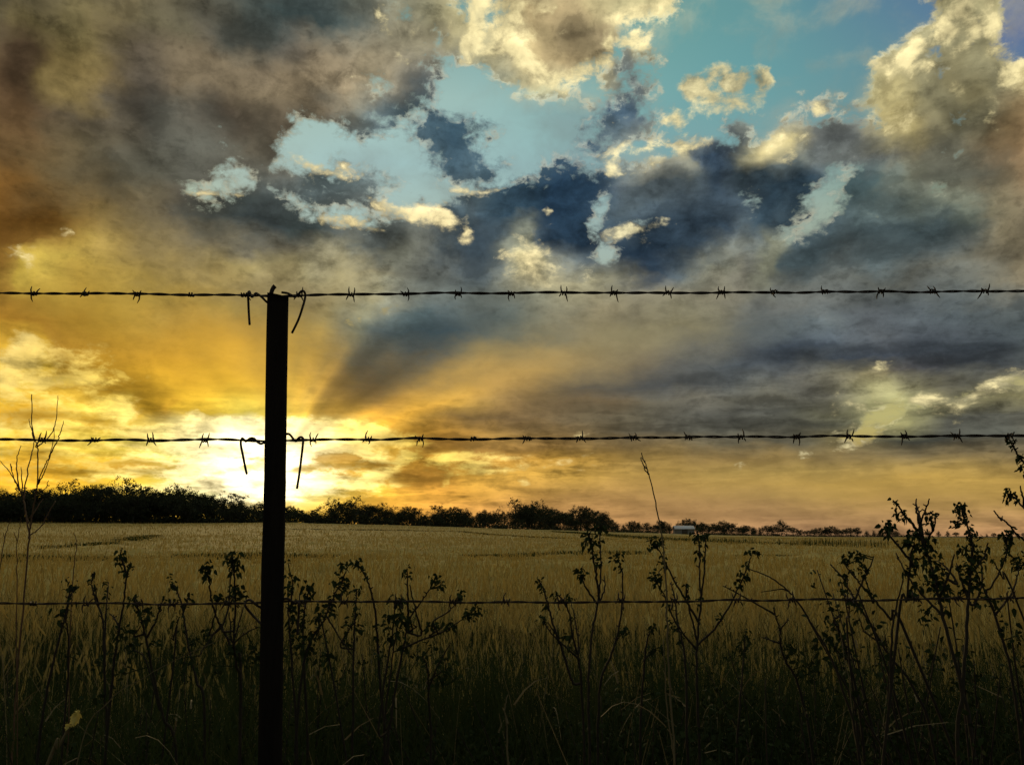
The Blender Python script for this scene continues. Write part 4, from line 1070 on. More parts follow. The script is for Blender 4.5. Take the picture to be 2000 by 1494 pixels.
nb = MB()   # stub of a bent staple standing out of the top
nb.tube(local(smooth_path([at(529.5, 574, FY), at(531.5, 567, FY), at(534.5, 561.5, FY), at(537.5, 558.5, FY)], 5)), np.linspace(.0042, .0048, 16), 8)
nb.build('staple', M_WIRE, post)

# the next posts of the run, outside the picture on both sides
for dx in (-4.45, 4.4):
    nxt = post.copy()
    COL.objects.link(nxt)
    nxt.parent = fence
    nxt.location = (dx, 0.0, -0.015)

barb_meshes = []
for vi in range(7):
    b = MB()
    r = random.Random(40 + vi)
    th = np.linspace(0, 2 * math.pi * 2.2, 34)
    b.tube(np.stack([np.linspace(-.0055, .0055, 34), .0036 * np.cos(th), .0036 * np.sin(th)], -1), .0014, 6)
    for sx in (-1, 1):
        for sz in (-1, 1):
            a = r.uniform(-.5, .5)
            L = r.uniform(.009, .0165) if r.random() > .25 else .006
            t = r.uniform(-.35, .35)
            p0 = np.array([sx * .005, 0, sz * .002])
            p1 = p0 + np.array([sx * .0015 + t * L * .3, math.sin(a) * L * .5, sz * L * .55])
            p2 = p0 + np.array([sx * .002 + t * L, math.sin(a) * L, sz * L])
            b.tube([p0, p1, p2], [.0014, .0013, .0006], 6)
    barb_meshes.append(b.mesh('barb', M_WIRE, True))

TIES = [
 [[(530, 596), (520, 589), (514, 583), (507, 577), (500, 573), (496, 577), (492, 580), (489, 574), (487, 569.5), (484.5, 574), (485, 590), (486, 612), (487.5, 634)],
  [(550, 571), (562, 573), (570, 577), (576, 580), (582, 576), (587, 570), (592, 568.5), (596, 574), (595.5, 584), (591, 600), (583, 624), (570, 651)]],
 [[(526, 862), (516, 864.5), (509, 866.5), (503, 863), (497, 857), (490, 855.5), (484, 859), (480, 862), (476, 858), (473, 856), (470.5, 861), (471, 872), (475, 892), (478, 908), (482, 926)],
  [(548, 850), (558, 847.5), (565, 848), (570, 853), (575, 860), (579, 861), (583, 856), (588, 853.5), (592, 857), (591.5, 868), (589, 890), (585, 922), (580, 954)]],
 [[(518, 1188), (508, 1185), (501, 1181), (493, 1174), (486, 1171), (480, 1175), (479, 1183), (488, 1195), (500, 1208), (509, 1217), (518, 1224)],
  [(545, 1171), (555, 1169), (563, 1169), (570, 1174), (577, 1178), (582, 1176), (584, 1182), (583, 1205), (581, 1240)]],
]
for wi, line in enumerate(WIRES):
    wire = empty('barbed_wire', (0, 0, 0))
    wire.parent = fence
    wb = MB()
    xs = np.concatenate([np.arange(-4200, -420, 6.0), np.arange(-420, 2420, 2.6), np.arange(2420, 5200, 6.0)])
    pts = np.array([tuple(wire_point(line, x)) for x in xs]) - np.array(forg)
    ph = xs / 43.0 * 2 * math.pi / 2 * (1 + 0.0) + 1.1 * np.sin(xs * 0.004 + wi)
    off = .00145 if wi < 2 else .0012
    for s in (0, math.pi):
        hel = pts + np.stack([0 * xs, off * np.cos(ph + s), off * np.sin(ph + s)], -1)
        hel[:, 2] += 0.0007 * np.sin(xs * 0.031 + wi) + 0.0022 * (vnoise(xs / 62.0, xs * 0 + wi, 8) - .5) + 0.002 * (vnoise(xs / 190.0, xs * 0 + wi, 9) - .5)
        wb.tube(hel, .00152 if wi < 2 else .00115, 6)
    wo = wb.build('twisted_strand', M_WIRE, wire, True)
    for bi, px in enumerate(BARBS[wi]):
        o = bpy.data.objects.new('barb', barb_meshes[(bi * 3 + wi * 2) % 7])
        COL.objects.link(o)
        o.parent = wire
        p = wire_point(line, px)
        o.location = (p.x - forg[0], p.y - forg[1], p.z - forg[2])
        o.rotation_euler = (rng.normal(0, .55), rng.normal(0, .16), rng.choice([0, math.pi]) + rng.normal(0, .12))
    for tpts in TIES[wi]:
        tb = MB()
        P3 = [at(px, py, FY - 0.004 + 0.006 * math.sin(q * 1.9)) for q, (px, py) in enumerate(tpts)]
        sp = smooth_path(P3, 6)
        tb.tube(np.array(sp) - np.array(forg), .0023, 7)
        tb.build('tie_wire', M_WIRE, post, True)


# ------------------------------------------------------------------ weeds by the fence
def plant(name, label, cat, dd, stems, tufts, r0=0.0032, leafmat=M_WEEDLEAF, stemmat=M_WEEDSTEM, group=None, dense=1.0):
    """stems: polylines as seen at the depth dd; the first runs on down to the ground. tufts: (x, y, spread, leaves)"""
    first = stems[0]
    b = at(first[0][0], first[0][1], dd)
    root = empty(name, (b.x + (at(first[0][0], first[0][1], dd).x - at(first[1][0], first[1][1], dd).x) * .6, dd, 0))
    tag(root, label, cat, group)
    o = np.array(root.location)
    sm = MB()
    rp = random.Random(int(first[0][0] * 7 + first[0][1]))
    joints = []
    for si, s in enumerate(stems):
        lean = rp.uniform(-.12, .12)
        n = len(s)
        if si == 0:
            base_y = dd
            p3 = [at(px, py, dd + lean * (k / n) ** 1.3) for k, (px, py) in enumerate(s)]
            p3 = [Vector((o[0], dd, -0.02))] + p3
        else:
            # start from the nearest joint already built, so branches meet their stem
            p0 = s[0]
            best = min(joints, key=lambda j: (j[0] - p0[0]) ** 2 + (j[1] - p0[1]) ** 2)
            near = (best[0] - p0[0]) ** 2 + (best[1] - p0[1]) ** 2 < 30 ** 2
            d0 = best[2] if near else dd
            p3 = [at(px, py, d0 + lean * (k / n) ** 1.2) for k, (px, py) in enumerate(s)]
            if near and (best[0] - p0[0]) ** 2 + (best[1] - p0[1]) ** 2 > 4:
                p3 = [best[3]] + p3
            elif not near:
                gx = p3[0].x + max(-.3, min(.3, (p3[0].x - p3[1].x) * .6 * max(p3[0].z, .1) / max(p3[1].z - p3[0].z, .06)))
                p3 = [Vector((gx, d0, -0.02))] + p3
        sp = smooth_path(p3, 6)
        sp[1:-1] += np.array([[rp.gauss(0, .0007), rp.gauss(0, .0007), 0] for _ in range(len(sp) - 2)])
        ra = r0 if si == 0 or len(p3) > 6 else r0 * .75
        sm.tube(sp - o, np.linspace(ra, ra * .42, len(sp)), 6)
        for p in sp:
            rel = Vector(p) - Vector((0, 0, CAM_Z))
            f = rel.y * CP + rel.z * SP
            u = rel.z * CP - rel.y * SP
            joints.append((1000 + FPX * rel.x / f, 747 - FPX * u / f, p[1], Vector(p)))
        if leafmat is not None and tufts is not None:
            # buds and stubs along the upper stem
            for q in range(len(sp) // 2, len(sp) - 1, 2):
                if rp.random() < .45:
                    a = rp.uniform(0, 6.28)
                    sm.tube([sp[q] - o, sp[q] - o + np.array([math.cos(a) * .006, math.sin(a) * .006, .004])], [.0016, .001], 5)
    sm.build('stem', stemmat, root, True)
    if tufts:
        lm = MB()
        for px, py, rad, cnt in tufts:
            near = min(joints, key=lambda j: (j[0] - px) ** 2 + (j[1] - py) ** 2)
            c = at(px, py, near[2])
            R3 = rad * near[2] / FPX
            cnt = int(cnt * dense * 1.5) + 1
            pos = np.array(c) + np.array([[rp.gauss(0, .68), rp.gauss(0, .7), rp.gauss(0, .68)] for _ in range(cnt)]) * R3
            d = np.array([[rp.gauss(0, 1), rp.gauss(0, 1), rp.gauss(-.35, .8)] for _ in range(cnt)])
            nr_ = np.array([[rp.gauss(0, .6), -1 + rp.gauss(0, .6), rp.gauss(0, .7)] for _ in range(cnt)])
            L = np.array([rp.uniform(.005, .0145) for _ in range(cnt)]) * (0.8 + rad / 45)
            lm.leaves(pos - o, d, nr_, L, L * np.array([rp.uniform(.4, .75) for _ in range(cnt)]), .35)
            # short stalk tying the tuft to its stem
            lm.tube([np.array(near[3]) - o, np.array(c) - o], [.0014, .001], 5)
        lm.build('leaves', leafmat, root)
    return root


G_W = 'leafy weeds along the fence'
plant('dry_weed', 'tall bare dry weed with forking twigs at the left edge', 'weed', 2.05,
      [[(22, 1494), (36, 1290), (45, 1190), (57, 1050), (66, 985), (73, 945), (74, 890), (72, 868), (66, 850), (62, 820), (62, 770)],
       [(72, 948), (84, 916), (96, 892), (104, 864), (106, 836)], [(96, 892), (112, 860), (120, 838), (124, 822)], [(74, 946), (82, 932), (90, 914), (99, 886)],
       [(71, 874), (86, 862), (101, 845), (110, 814), (113, 773)], [(66, 856), (61, 836), (57, 818)],
       [(57, 1046), (48, 985), (47, 965), (56, 908), (64, 878), (67, 858)], [(47, 975), (38, 955), (26, 930), (20, 906), (24, 918)], [(42, 965), (32, 945), (16, 918), (0, 900)],
       [(38, 958), (33, 915), (34, 890), (41, 870)], [(44, 968), (43, 935), (41, 912)], [(57, 1046), (80, 1028), (104, 985), (108, 978)], [(60, 1010), (72, 992), (84, 974)],
       [(60, 1030), (56, 1020), (54, 1012)], [(70, 960), (88, 955), (95, 938)]],
      None, r0=0.0022, stemmat=M_TWIG)
plant('dry_weed', 'short bare forked stem left of the tall dry weed', 'weed', 2.0,
      [[(-30, 1494), (-12, 1250), (0, 1110), (10, 1048), (22, 1014)], [(9, 1050), (6, 1040)], ], None, r0=0.0016, stemmat=M_TWIG)
plant('dry_weed', 'small bare forked stem just right of the tall dry weed', 'weed', 2.1,
      [[(33, 1494), (32, 1250), (33, 1110), (34, 1056), (42, 1014)], [(34, 1056), (26, 1038)]], None, r0=0.0015, stemmat=M_TWIG)
plant('dry_weed', 'single slender bare stem between dry weed and leafy weeds', 'weed', 2.2,
      [[(130, 1494), (136, 1260), (143, 1130), (147, 1085), (149, 1056), (145, 1040)]], None, r0=0.0016, stemmat=M_TWIG)
plant('weed', 'leafy weed with a pale bare stem rising out of its head', 'weed', 1.9,
      [[(72, 1494), (90, 1360), (112, 1262), (125, 1214), (133, 1178), (137, 1148)], [(125, 1420), (133, 1280), (131, 1222), (128, 1212), (134, 1180)], [(120, 1232), (119, 1210)], [(136, 1165), (150, 1143)], [(133, 1270), (142, 1254)]],
      [(134, 1143, 12, 9), (140, 1152, 9, 6), (150, 1146, 6, 4), (136, 1170, 7, 5), (118, 1200, 11, 10), (122, 1190, 6, 4), (138, 1178, 5, 4), (145, 1285, 10, 7)], group=G_W)
plant('weed', 'weed of two close upright stems with small tips under the lowest wire', 'weed', 2.0,
      [[(206, 1494), (204, 1330), (203, 1240), (200, 1205), (188, 1172), (181, 1148), (179, 1134), (184, 1117)], [(204, 1300), (207, 1190), (211, 1160), (212, 1138)], [(192, 1180), (187, 1158), (187, 1146)]],
      [(179, 1133, 7, 6), (184, 1120, 4, 3), (187, 1146, 4, 4), (209, 1149, 5, 5), (205, 1136, 4, 3), (210, 1162, 4, 3), (190, 1290, 16, 12), (200, 1345, 20, 14)], group=G_W)
plant('weed', 'tall weed with one drooping leafy head left of the post', 'weed', 1.9,
      [[(212, 1400), (222, 1300), (232, 1235), (241, 1175), (247, 1128), (249, 1120)], [(248, 1124), (240, 1100), (234, 1085), (238, 1074)], [(248, 1124), (252, 1106)], [(234, 1228), (224, 1208), (217, 1200)]],
      [(237, 1078, 7, 7), (233, 1090, 7, 6), (237, 1096, 7, 7), (254, 1102, 6, 6), (247, 1112, 7, 7), (227, 1092, 4, 3), (225, 1236, 11, 10), (235, 1240, 6, 5), (213, 1278, 4, 3)], group=G_W)
plant('weed', 'bent weed with broad leaf clumps on and under the lowest wire', 'weed', 1.85,
      [[(345, 1494), (318, 1400), (297, 1305), (285, 1245), (277, 1212), (268, 1182), (262, 1166)], [(286, 1246), (300, 1222), (312, 1190), (318, 1172)], [(262, 1242), (275, 1222)], [(310, 1380), (285, 1290), (262, 1268)]],
      [(262, 1166, 9, 11), (285, 1198, 13, 16), (286, 1212, 8, 6), (264, 1184, 7, 5), (322, 1170, 6, 5), (275, 1190, 5, 4), (250, 1230, 11, 12), (261, 1256, 14, 12), (252, 1276, 12, 9), (295, 1260, 10, 8), (245, 1315, 12, 9)], group=G_W)
plant('weed', 'weed leaning left with a small leafy hook at its tip', 'weed', 1.95,
      [[(400, 1420), (384, 1330), (370, 1272), (362, 1225), (355, 1180), (347, 1158), (338, 1142)], [(358, 1195), (366, 1172), (368, 1162)], [(340, 1280), (338, 1250), (350, 1205)]],
      [(335, 1135, 8, 9), (340, 1148, 7, 7), (333, 1146, 4, 3), (369, 1164, 7, 7), (361, 1184, 5, 4), (352, 1205, 8, 8), (345, 1172, 4, 3), (358, 1230, 5, 4)], group=G_W)
plant('weed', 'weed with an umbrella of drooping leaves at its tip', 'weed', 1.85,
      [[(470, 1340), (452, 1265), (430, 1220), (420, 1196), (413, 1170), (409, 1140), (404, 1112)], [(410, 1240), (420, 1200), (423, 1172)], [(430, 1222), (400, 1262), (390, 1280)]],
      [(404, 1104, 8, 9), (394, 1110, 5, 5), (414, 1109, 5, 5), (402, 1118, 6, 6), (409, 1124, 5, 7), (405, 1132, 5, 6), (425, 1165, 7, 8), (432, 1168, 4, 4), (382, 1248, 9, 10), (400, 1240, 10, 10), (408, 1250, 7, 6), (360, 1284, 14, 12)], group=G_W)
plant('weed', 'tall weed with a heavy leafy top just left of the post', 'weed', 1.8,
      [[(470, 1400), (462, 1300), (456, 1252), (460, 1190), (458, 1130), (454, 1098)], [(434, 1230), (446, 1190), (450, 1130), (455, 1100)], [(460, 1240), (475, 1185)], [(452, 1250), (448, 1195)], [(455, 1258), (480, 1236), (505, 1224)]],
      [(450, 1088, 9, 11), (460, 1090, 9, 10), (454, 1079, 5, 4), (452, 1104, 6, 7), (462, 1116, 6, 7), (466, 1104, 5, 5), (456, 1148, 8, 10), (466, 1156, 8, 9), (452, 1165, 7, 7), (474, 1166, 6, 6), (462, 1178, 7, 7), (456, 1270, 14, 14), (498, 1268, 14, 14), (488, 1290, 12, 9), (430, 1300, 12, 9)], group=G_W)
plant('weed', 'weed hugging the right side of the post with upturned leaves', 'weed', 1.85,
      [[(580, 1494), (572, 1330), (566, 1240), (563, 1180), (562, 1140)], [(566, 1190), (572, 1140), (568, 1124)], [(568, 1230), (575, 1200)]],
      [(562, 1098, 4, 4), (566, 1126, 8, 8), (571, 1138, 6, 6), (560, 1150, 6, 5), (566, 1162, 7, 7), (572, 1185, 7, 8), (574, 1205, 9, 9), (568, 1225, 9, 9), (576, 1250, 14, 13), (590, 1262, 12, 10)], group=G_W)
plant('weed', 'weed with one pointed tuft between post and spreading weed', 'weed', 1.9,
      [[(600, 1494), (594, 1300), (592, 1220), (597, 1180), (603, 1150)]],
      [(603, 1146, 9, 11), (608, 1152, 5, 5), (599, 1160, 6, 6), (592, 1210, 7, 7), (588, 1222, 7, 6), (594, 1190, 4, 3)], group=G_W)
plant('weed', 'leaning weed crowded with broad leaves right of the post', 'weed', 1.8,
      [[(575, 1494), (588, 1330), (604, 1258), (628, 1218), (645, 1182), (655, 1158), (668, 1138)], [(668, 1140), (676, 1112)], [(640, 1265), (620, 1250)], [(640, 1205), (660, 1240), (690, 1282)]],
      [(662, 1136, 9, 11), (674, 1134, 8, 9), (672, 1150, 7, 7), (656, 1156, 7, 7), (678, 1156, 5, 4), (652, 1168, 6, 6), (640, 1180, 8, 9), (628, 1192, 12, 15), (618, 1205, 12, 14), (640, 1196, 8, 8), (652, 1200, 5, 4), (615, 1232, 10, 10), (605, 1245, 9, 8), (630, 1238, 10, 9), (672, 1108, 6, 6), (664, 1104, 5, 4), (684, 1100, 5, 4), (600, 1275, 16, 15), (640, 1290, 16, 14)], group=G_W)
plant('weed', 'small upright weed with narrow hanging leaves beside the arching weed', 'weed', 2.0,
      [[(688, 1494), (690, 1300), (692, 1230), (695, 1180), (697, 1150)], [(665, 1262), (680, 1232), (692, 1215)]],
      [(697, 1150, 7, 9), (703, 1152, 5, 5), (695, 1166, 5, 5), (694, 1186, 7, 7), (692, 1206, 8, 9), (684, 1222, 8, 9), (702, 1224, 7, 7), (706, 1230, 4, 4), (675, 1250, 8, 7)], group=G_W)
plant('weed', 'thin arching weed stem hooked over to the left at its tip', 'weed', 1.9,
      [[(752, 1494), (742, 1330), (738, 1262), (735, 1215), (730, 1178), (722, 1145), (712, 1122), (703, 1108), (694, 1099)]],
      [(694, 1101, 7, 8), (700, 1107, 5, 5), (713, 1117, 5, 5), (716, 1128, 4, 3), (734, 1222, 5, 5), (737, 1245, 5, 5), (700, 1097, 4, 3)], group=G_W)
plant('bushy_weed', 'bushy weed with branches spreading right under the lowest wire', 'weed', 1.8,
      [[(756, 1494), (764, 1400), (775, 1325), (788, 1265), (797, 1222), (801, 1205), (822, 1176), (840, 1150)],
       [(798, 1212), (797, 1180), (796, 1148), (795, 1116)], [(822, 1240), (815, 1205), (806, 1165), (800, 1142)], [(786, 1266), (822, 1250), (862, 1235), (890, 1218), (912, 1202)],
       [(846, 1214), (870, 1198), (892, 1178)], [(740, 1430), (754, 1310), (766, 1240), (773, 1186), (784, 1178)], [(750, 1420), (760, 1330), (772, 1250), (780, 1208)], [(798, 1234), (815, 1222)], [(840, 1240), (865, 1225)]],
      [(846, 1132, 7, 8), (852, 1126, 5, 4), (862, 1136, 6, 7), (866, 1142, 5, 5), (857, 1148, 4, 4), (795, 1112, 6, 7), (790, 1120, 4, 3), (801, 1127, 3, 3), (768, 1172, 8, 8), (788, 1174, 8, 8), (776, 1180, 7, 6),
       (786, 1204, 12, 16), (794, 1212, 10, 12), (777, 1206, 8, 8), (756, 1204, 9, 9), (755, 1224, 9, 10), (778, 1232, 9, 11), (764, 1248, 9, 9), (786, 1262, 8, 8), (797, 1222, 6, 5), (843, 1216, 6, 6), (852, 1222, 5, 5), (838, 1222, 5, 4),
       (899, 1158, 5, 4), (896, 1168, 6, 6), (902, 1171, 4, 3), (878, 1217, 6, 6), (885, 1221, 4, 3), (912, 1200, 6, 6), (922, 1198, 6, 7), (932, 1184, 7, 8), (936, 1196, 5, 5), (922, 1210, 4, 4), (745, 1280, 9, 7)], group=G_W)
plant('weed', 'low dark weed at the foot of the bushy weed', 'weed', 1.9,
      [[(842, 1494), (838, 1370), (836, 1310), (826, 1282)], [(838, 1340), (860, 1290), (880, 1255)], [(836, 1330), (870, 1306)]],
      [(826, 1276, 14, 14), (842, 1262, 12, 10), (870, 1296, 14, 12), (868, 1318, 14, 12), (850, 1330, 16, 12), (886, 1330, 12, 9)], group=G_W)
plant('weed', 'many stemmed weed with small leaf tips left of the tallest middle weed', 'weed', 1.95,
      [[(1142, 1494), (1136, 1350), (1130, 1286), (1118, 1240), (1112, 1200), (1102, 1175), (1090, 1162)], [(1131, 1288), (1128, 1242), (1122, 1206), (1116, 1176)], [(1118, 1330), (1098, 1268), (1082, 1225), (1074, 1196), (1066, 1165), (1060, 1146), (1054, 1136)],
       [(1132, 1288), (1104, 1262), (1076, 1236), (1064, 1216)], [(1092, 1245), (1080, 1230), (1070, 1214)], [(1126, 1276), (1110, 1262)]],
      [(1088, 1160, 5, 5), (1084, 1164, 4, 3), (1113, 1168, 8, 9), (1108, 1174, 5, 4), (1121, 1203, 5, 5), (1054, 1132, 6, 6), (1056, 1142, 4, 4), (1046, 1135, 3, 2), (1058, 1152, 4, 3), (1068, 1184, 6, 7), (1060, 1206, 6, 8), (1063, 1214, 5, 5), (1102, 1242, 6, 6), (1112, 1242, 5, 5), (1111, 1264, 4, 4)], group=G_W)
plant('weed', 'tallest middle weed reaching up over the edge of the wood', 'weed', 1.85,
      [[(1152, 1494), (1150, 1340), (1152, 1280), (1158, 1225), (1166, 1185), (1170, 1166), (1173, 1130), (1174, 1095), (1172, 1055), (1171, 1036)], [(1170, 1168), (1165, 1128), (1159, 1092), (1156, 1066), (1150, 1048), (1153, 1040)],
       [(1167, 1180), (1150, 1156), (1140, 1138), (1136, 1124)], [(1173, 1172), (1181, 1146), (1180, 1124)], [(1164, 1115), (1168, 1098)]],
      [(1146, 1042, 8, 10), (1152, 1052, 7, 8), (1144, 1060, 4, 4), (1157, 1060, 5, 5), (1154, 1072, 4, 4), (1159, 1084, 4, 4), (1172, 1057, 5, 5), (1171, 1034, 8, 8), (1164, 1030, 6, 5), (1178, 1030, 6, 5), (1168, 1098, 5, 5), (1133, 1114, 7, 9), (1140, 1119, 6, 7), (1136, 1126, 4, 4), (1129, 1122, 4, 3), (1173, 1096, 3, 3)], group=G_W)
plant('weed', 'single curved weed right of the tallest middle weed', 'weed', 2.0,
      [[(1168, 1494), (1172, 1340), (1192, 1282), (1206, 1240), (1214, 1190), (1216, 1145), (1214, 1112), (1208, 1094)], [(1204, 1250), (1216, 1236)]],
      [(1207, 1088, 6, 7), (1199, 1094, 4, 4), (1211, 1094, 5, 4), (1206, 1108, 4, 4), (1213, 1112, 3, 3), (1216, 1234, 7, 8), (1221, 1228, 5, 4)], group=G_W)
plant('weed', 'short hooked weed low between two middle weeds', 'weed', 2.1,
      [[(1250, 1494), (1256, 1330), (1262, 1262), (1268, 1238), (1277, 1226)], [(1258, 1290), (1276, 1268)]],
      [(1277, 1224, 5, 6), (1274, 1232, 4, 4), (1280, 1268, 8, 9), (1290, 1264, 8, 8)], group=G_W)
plant('weed', 'wide open weed with five leaf tipped branches before the white shed', 'weed', 1.85,
      [[(1366, 1494), (1362, 1350), (1360, 1290), (1362, 1250), (1365, 1212), (1369, 1170), (1366, 1122), (1367, 1082), (1364, 1052), (1362, 1036)], [(1368, 1172), (1374, 1130), (1377, 1085), (1378, 1060), (1374, 1046)],
       [(1365, 1216), (1346, 1182), (1326, 1150), (1310, 1120), (1296, 1092), (1284, 1068)], [(1362, 1250), (1348, 1198), (1342, 1168), (1340, 1140)], [(1361, 1262), (1400, 1222), (1426, 1180), (1446, 1140), (1460, 1106), (1470, 1080)], [(1360, 1268), (1336, 1238), (1326, 1222)], [(1340, 1165), (1340, 1140)]],
      [(1276, 1058, 6, 8), (1284, 1056, 7, 8), (1292, 1060, 5, 5), (1270, 1068, 4, 4), (1281, 1068, 4, 4), (1292, 1086, 4, 4), (1297, 1094, 4, 4), (1299, 1106, 5, 6), (1290, 1099, 3, 3), (1364, 1040, 11, 14), (1358, 1048, 7, 7), (1373, 1046, 7, 7), (1366, 1062, 5, 5), (1363, 1076, 5, 5), (1370, 1088, 5, 5),
       (1366, 1168, 4, 4), (1363, 1182, 4, 3), (1341, 1166, 5, 5), (1341, 1140, 4, 3), (1470, 1076, 4, 4), (1478, 1080, 4, 5), (1461, 1078, 3, 2), (1450, 1122, 7, 9), (1458, 1128, 6, 7), (1444, 1130, 5, 5), (1446, 1144, 5, 5), (1460, 1096, 3, 3), (1456, 1106, 3, 3), (1408, 1205, 7, 7), (1402, 1214, 5, 4)], group=G_W)
plant('weed', 'dark headed weed close on the left of the wide open weed', 'weed', 1.9,
      [[(1344, 1494), (1340, 1330), (1334, 1255), (1324, 1222), (1320, 1180), (1314, 1150), (1309, 1138)], [(1326, 1226), (1310, 1196), (1300, 1168), (1290, 1150), (1283, 1138)]],
      [(1278, 1124, 7, 8), (1284, 1130, 7, 8), (1272, 1130, 4, 4), (1284, 1140, 5, 5), (1293, 1126, 4, 4), (1291, 1154, 4, 4), (1299, 1166, 4, 3), (1308, 1182, 6, 7), (1312, 1190, 5, 5), (1312, 1218, 7, 7), (1320, 1228, 6, 6), (1330, 1250, 5, 4)], group=G_W)
plant('weed', 'short upright leafy spike right of the wide open weed', 'weed', 2.2,
      [[(1440, 1494), (1446, 1360), (1452, 1290), (1456, 1240)]],
      [(1458, 1232, 6, 7), (1460, 1244, 7, 8), (1452, 1258, 9, 10), (1448, 1272, 10, 10), (1462, 1262, 5, 4)], group=G_W)
plant('dry_stalk', 'tall dry grass stalk leaning left over the white shed', 'grass stalk', 1.75,
      [[(1318, 1494), (1308, 1340), (1304, 1240), (1300, 1130), (1294, 1055), (1284, 1000), (1272, 945), (1262, 912), (1253, 884)], [(1262, 915), (1256, 905), (1251, 894)], [(1266, 925), (1259, 917), (1255, 906)], [(1258, 900), (1252, 892)]],
      None, r0=0.0022, stemmat=M_STRAW)
plant('dry_stalk', 'long bare stem arching left across the lowest wire', 'weed', 1.75,
      [[(1680, 1494), (1640, 1330), (1612, 1262), (1590, 1226), (1560, 1178), (1535, 1150), (1512, 1132), (1488, 1120), (1460, 1110)], [(1540, 1154), (1528, 1150), (1512, 1152), (1486, 1156)]],
      None, r0=0.0026, stemmat=M_WEEDSTEM)
plant('weed', 'broken forked weed with a dark leafy lump below its fork', 'weed', 1.95,
      [[(1590, 1494), (1560, 1340), (1534, 1290), (1525, 1260), (1524, 1232), (1516, 1208), (1510, 1186)], [(1523, 1230), (1534, 1216), (1540, 1210)], [(1524, 1256), (1505, 1250), (1488, 1244)], [(1514, 1200), (1490, 1186), (1440, 1158), (1412, 1144)]],
      [(1542, 1268, 10, 12), (1552, 1274, 8, 8), (1530, 1284, 8, 6), (1570, 1300, 18, 18), (1590, 1310, 14, 12)], group=G_W)
plant('weed', 'crooked weed with a single flagged leaf at its tip', 'weed', 1.9,
      [[(1690, 1494), (1672, 1350), (1656, 1280), (1648, 1255), (1636, 1225), (1628, 1214), (1634, 1206), (1644, 1204)], [(1656, 1290), (1626, 1260), (1620, 1245)]],
      [(1636, 1206, 4, 3), (1628, 1226, 4, 4), (1639, 1246, 6, 7), (1636, 1236, 3, 3), (1622, 1246, 8, 9), (1618, 1252, 7, 7), (1634, 1264, 10, 10), (1648, 1275, 12, 10)], group=G_W)
plant('weed', 'leaning weed with two crossed leafy stems left of the big dark weeds', 'weed', 1.8,
      [[(1830, 1494), (1785, 1345), (1745, 1290), (1716, 1246), (1692, 1206), (1670, 1172), (1650, 1136), (1634, 1114), (1621, 1102)], [(1780, 1262), (1740, 1210), (1712, 1176), (1686, 1146), (1664, 1120), (1652, 1104)], [(1670, 1172), (1684, 1136), (1698, 1108), (1707, 1085)],
       [(1704, 1176), (1696, 1146), (1688, 1126)], [(1660, 1290), (1658, 1200), (1656, 1130)], [(1712, 1250), (1688, 1232), (1678, 1206)]],
      [(1642, 1124, 5, 5), (1650, 1124, 5, 5), (1646, 1138, 4, 4), (1651, 1152, 4, 4), (1650, 1090, 7, 9), (1656, 1098, 5, 5), (1664, 1080, 5, 5), (1678, 1080, 6, 7), (1676, 1092, 5, 6), (1684, 1086, 4, 4), (1678, 1104, 5, 5), (1686, 1112, 7, 8), (1692, 1118, 5, 5), (1690, 1128, 4, 4), (1664, 1112, 4, 3), (1702, 1160, 6, 6), (1672, 1182, 7, 8), (1682, 1188, 6, 5), (1671, 1212, 4, 4)], group=G_W)
plant('big_weed', 'big dark weed with thin forked twigs rising above its leaves', 'weed', 1.7,
      [[(1905, 1494), (1880, 1350), (1856, 1260), (1842, 1205), (1832, 1160), (1824, 1122), (1814, 1092), (1802, 1058), (1792, 1034)], [(1792, 1036), (1776, 1016), (1764, 1004), (1754, 988), (1744, 977)], [(1798, 1048), (1793, 1008), (1789, 990), (1790, 974)], [(1804, 1064), (1797, 1010), (1790, 986)],
       [(1796, 1022), (1806, 1002), (1815, 974)], [(1806, 1062), (1822, 1036), (1829, 1004)], [(1808, 1004), (1818, 1002), (1828, 1008)], [(1822, 1036), (1820, 1022), (1818, 1008)], [(1834, 1168), (1852, 1124), (1864, 1082)],
       [(1750, 1240), (1772, 1172), (1778, 1090), (1786, 1060)], [(1782, 1100), (1762, 1076), (1746, 1056), (1732, 1038), (1730, 1024)], [(1870, 1140), (1850, 1110), (1830, 1095)], [(1840, 1200), (1800, 1160), (1770, 1120), (1750, 1080)], [(1740, 1330), (1742, 1240), (1752, 1180), (1764, 1130)]],
      [(1744, 981, 4, 3), (1750, 990, 4, 5), (1760, 998, 3, 3), (1753, 1004, 5, 6), (1764, 1012, 5, 5), (1770, 1014, 5, 5), (1732, 1026, 8, 9), (1728, 1036, 6, 6), (1740, 1022, 4, 4), (1808, 1003, 3, 3), (1820, 1008, 5, 6), (1826, 1003, 3, 3), (1817, 1018, 4, 4),
       (1790, 1046, 12, 16), (1800, 1040, 10, 12), (1780, 1056, 9, 10), (1772, 1062, 7, 7), (1796, 1066, 13, 18), (1808, 1076, 12, 14), (1816, 1054, 8, 8), (1800, 1088, 12, 15), (1822, 1096, 12, 14), (1836, 1106, 9, 10), (1790, 1104, 8, 8), (1820, 1120, 14, 18), (1836, 1128, 9, 9), (1812, 1138, 12, 14), (1832, 1148, 14, 16), (1846, 1156, 9, 9), (1824, 1164, 9, 8), (1776, 1112, 9, 9), (1768, 1124, 6, 6), (1790, 1150, 9, 9), (1846, 1194, 8, 7), (1810, 1190, 9, 8), (1800, 1210, 9, 8), (1780, 1165, 6, 5)], r0=0.004, group=G_W)
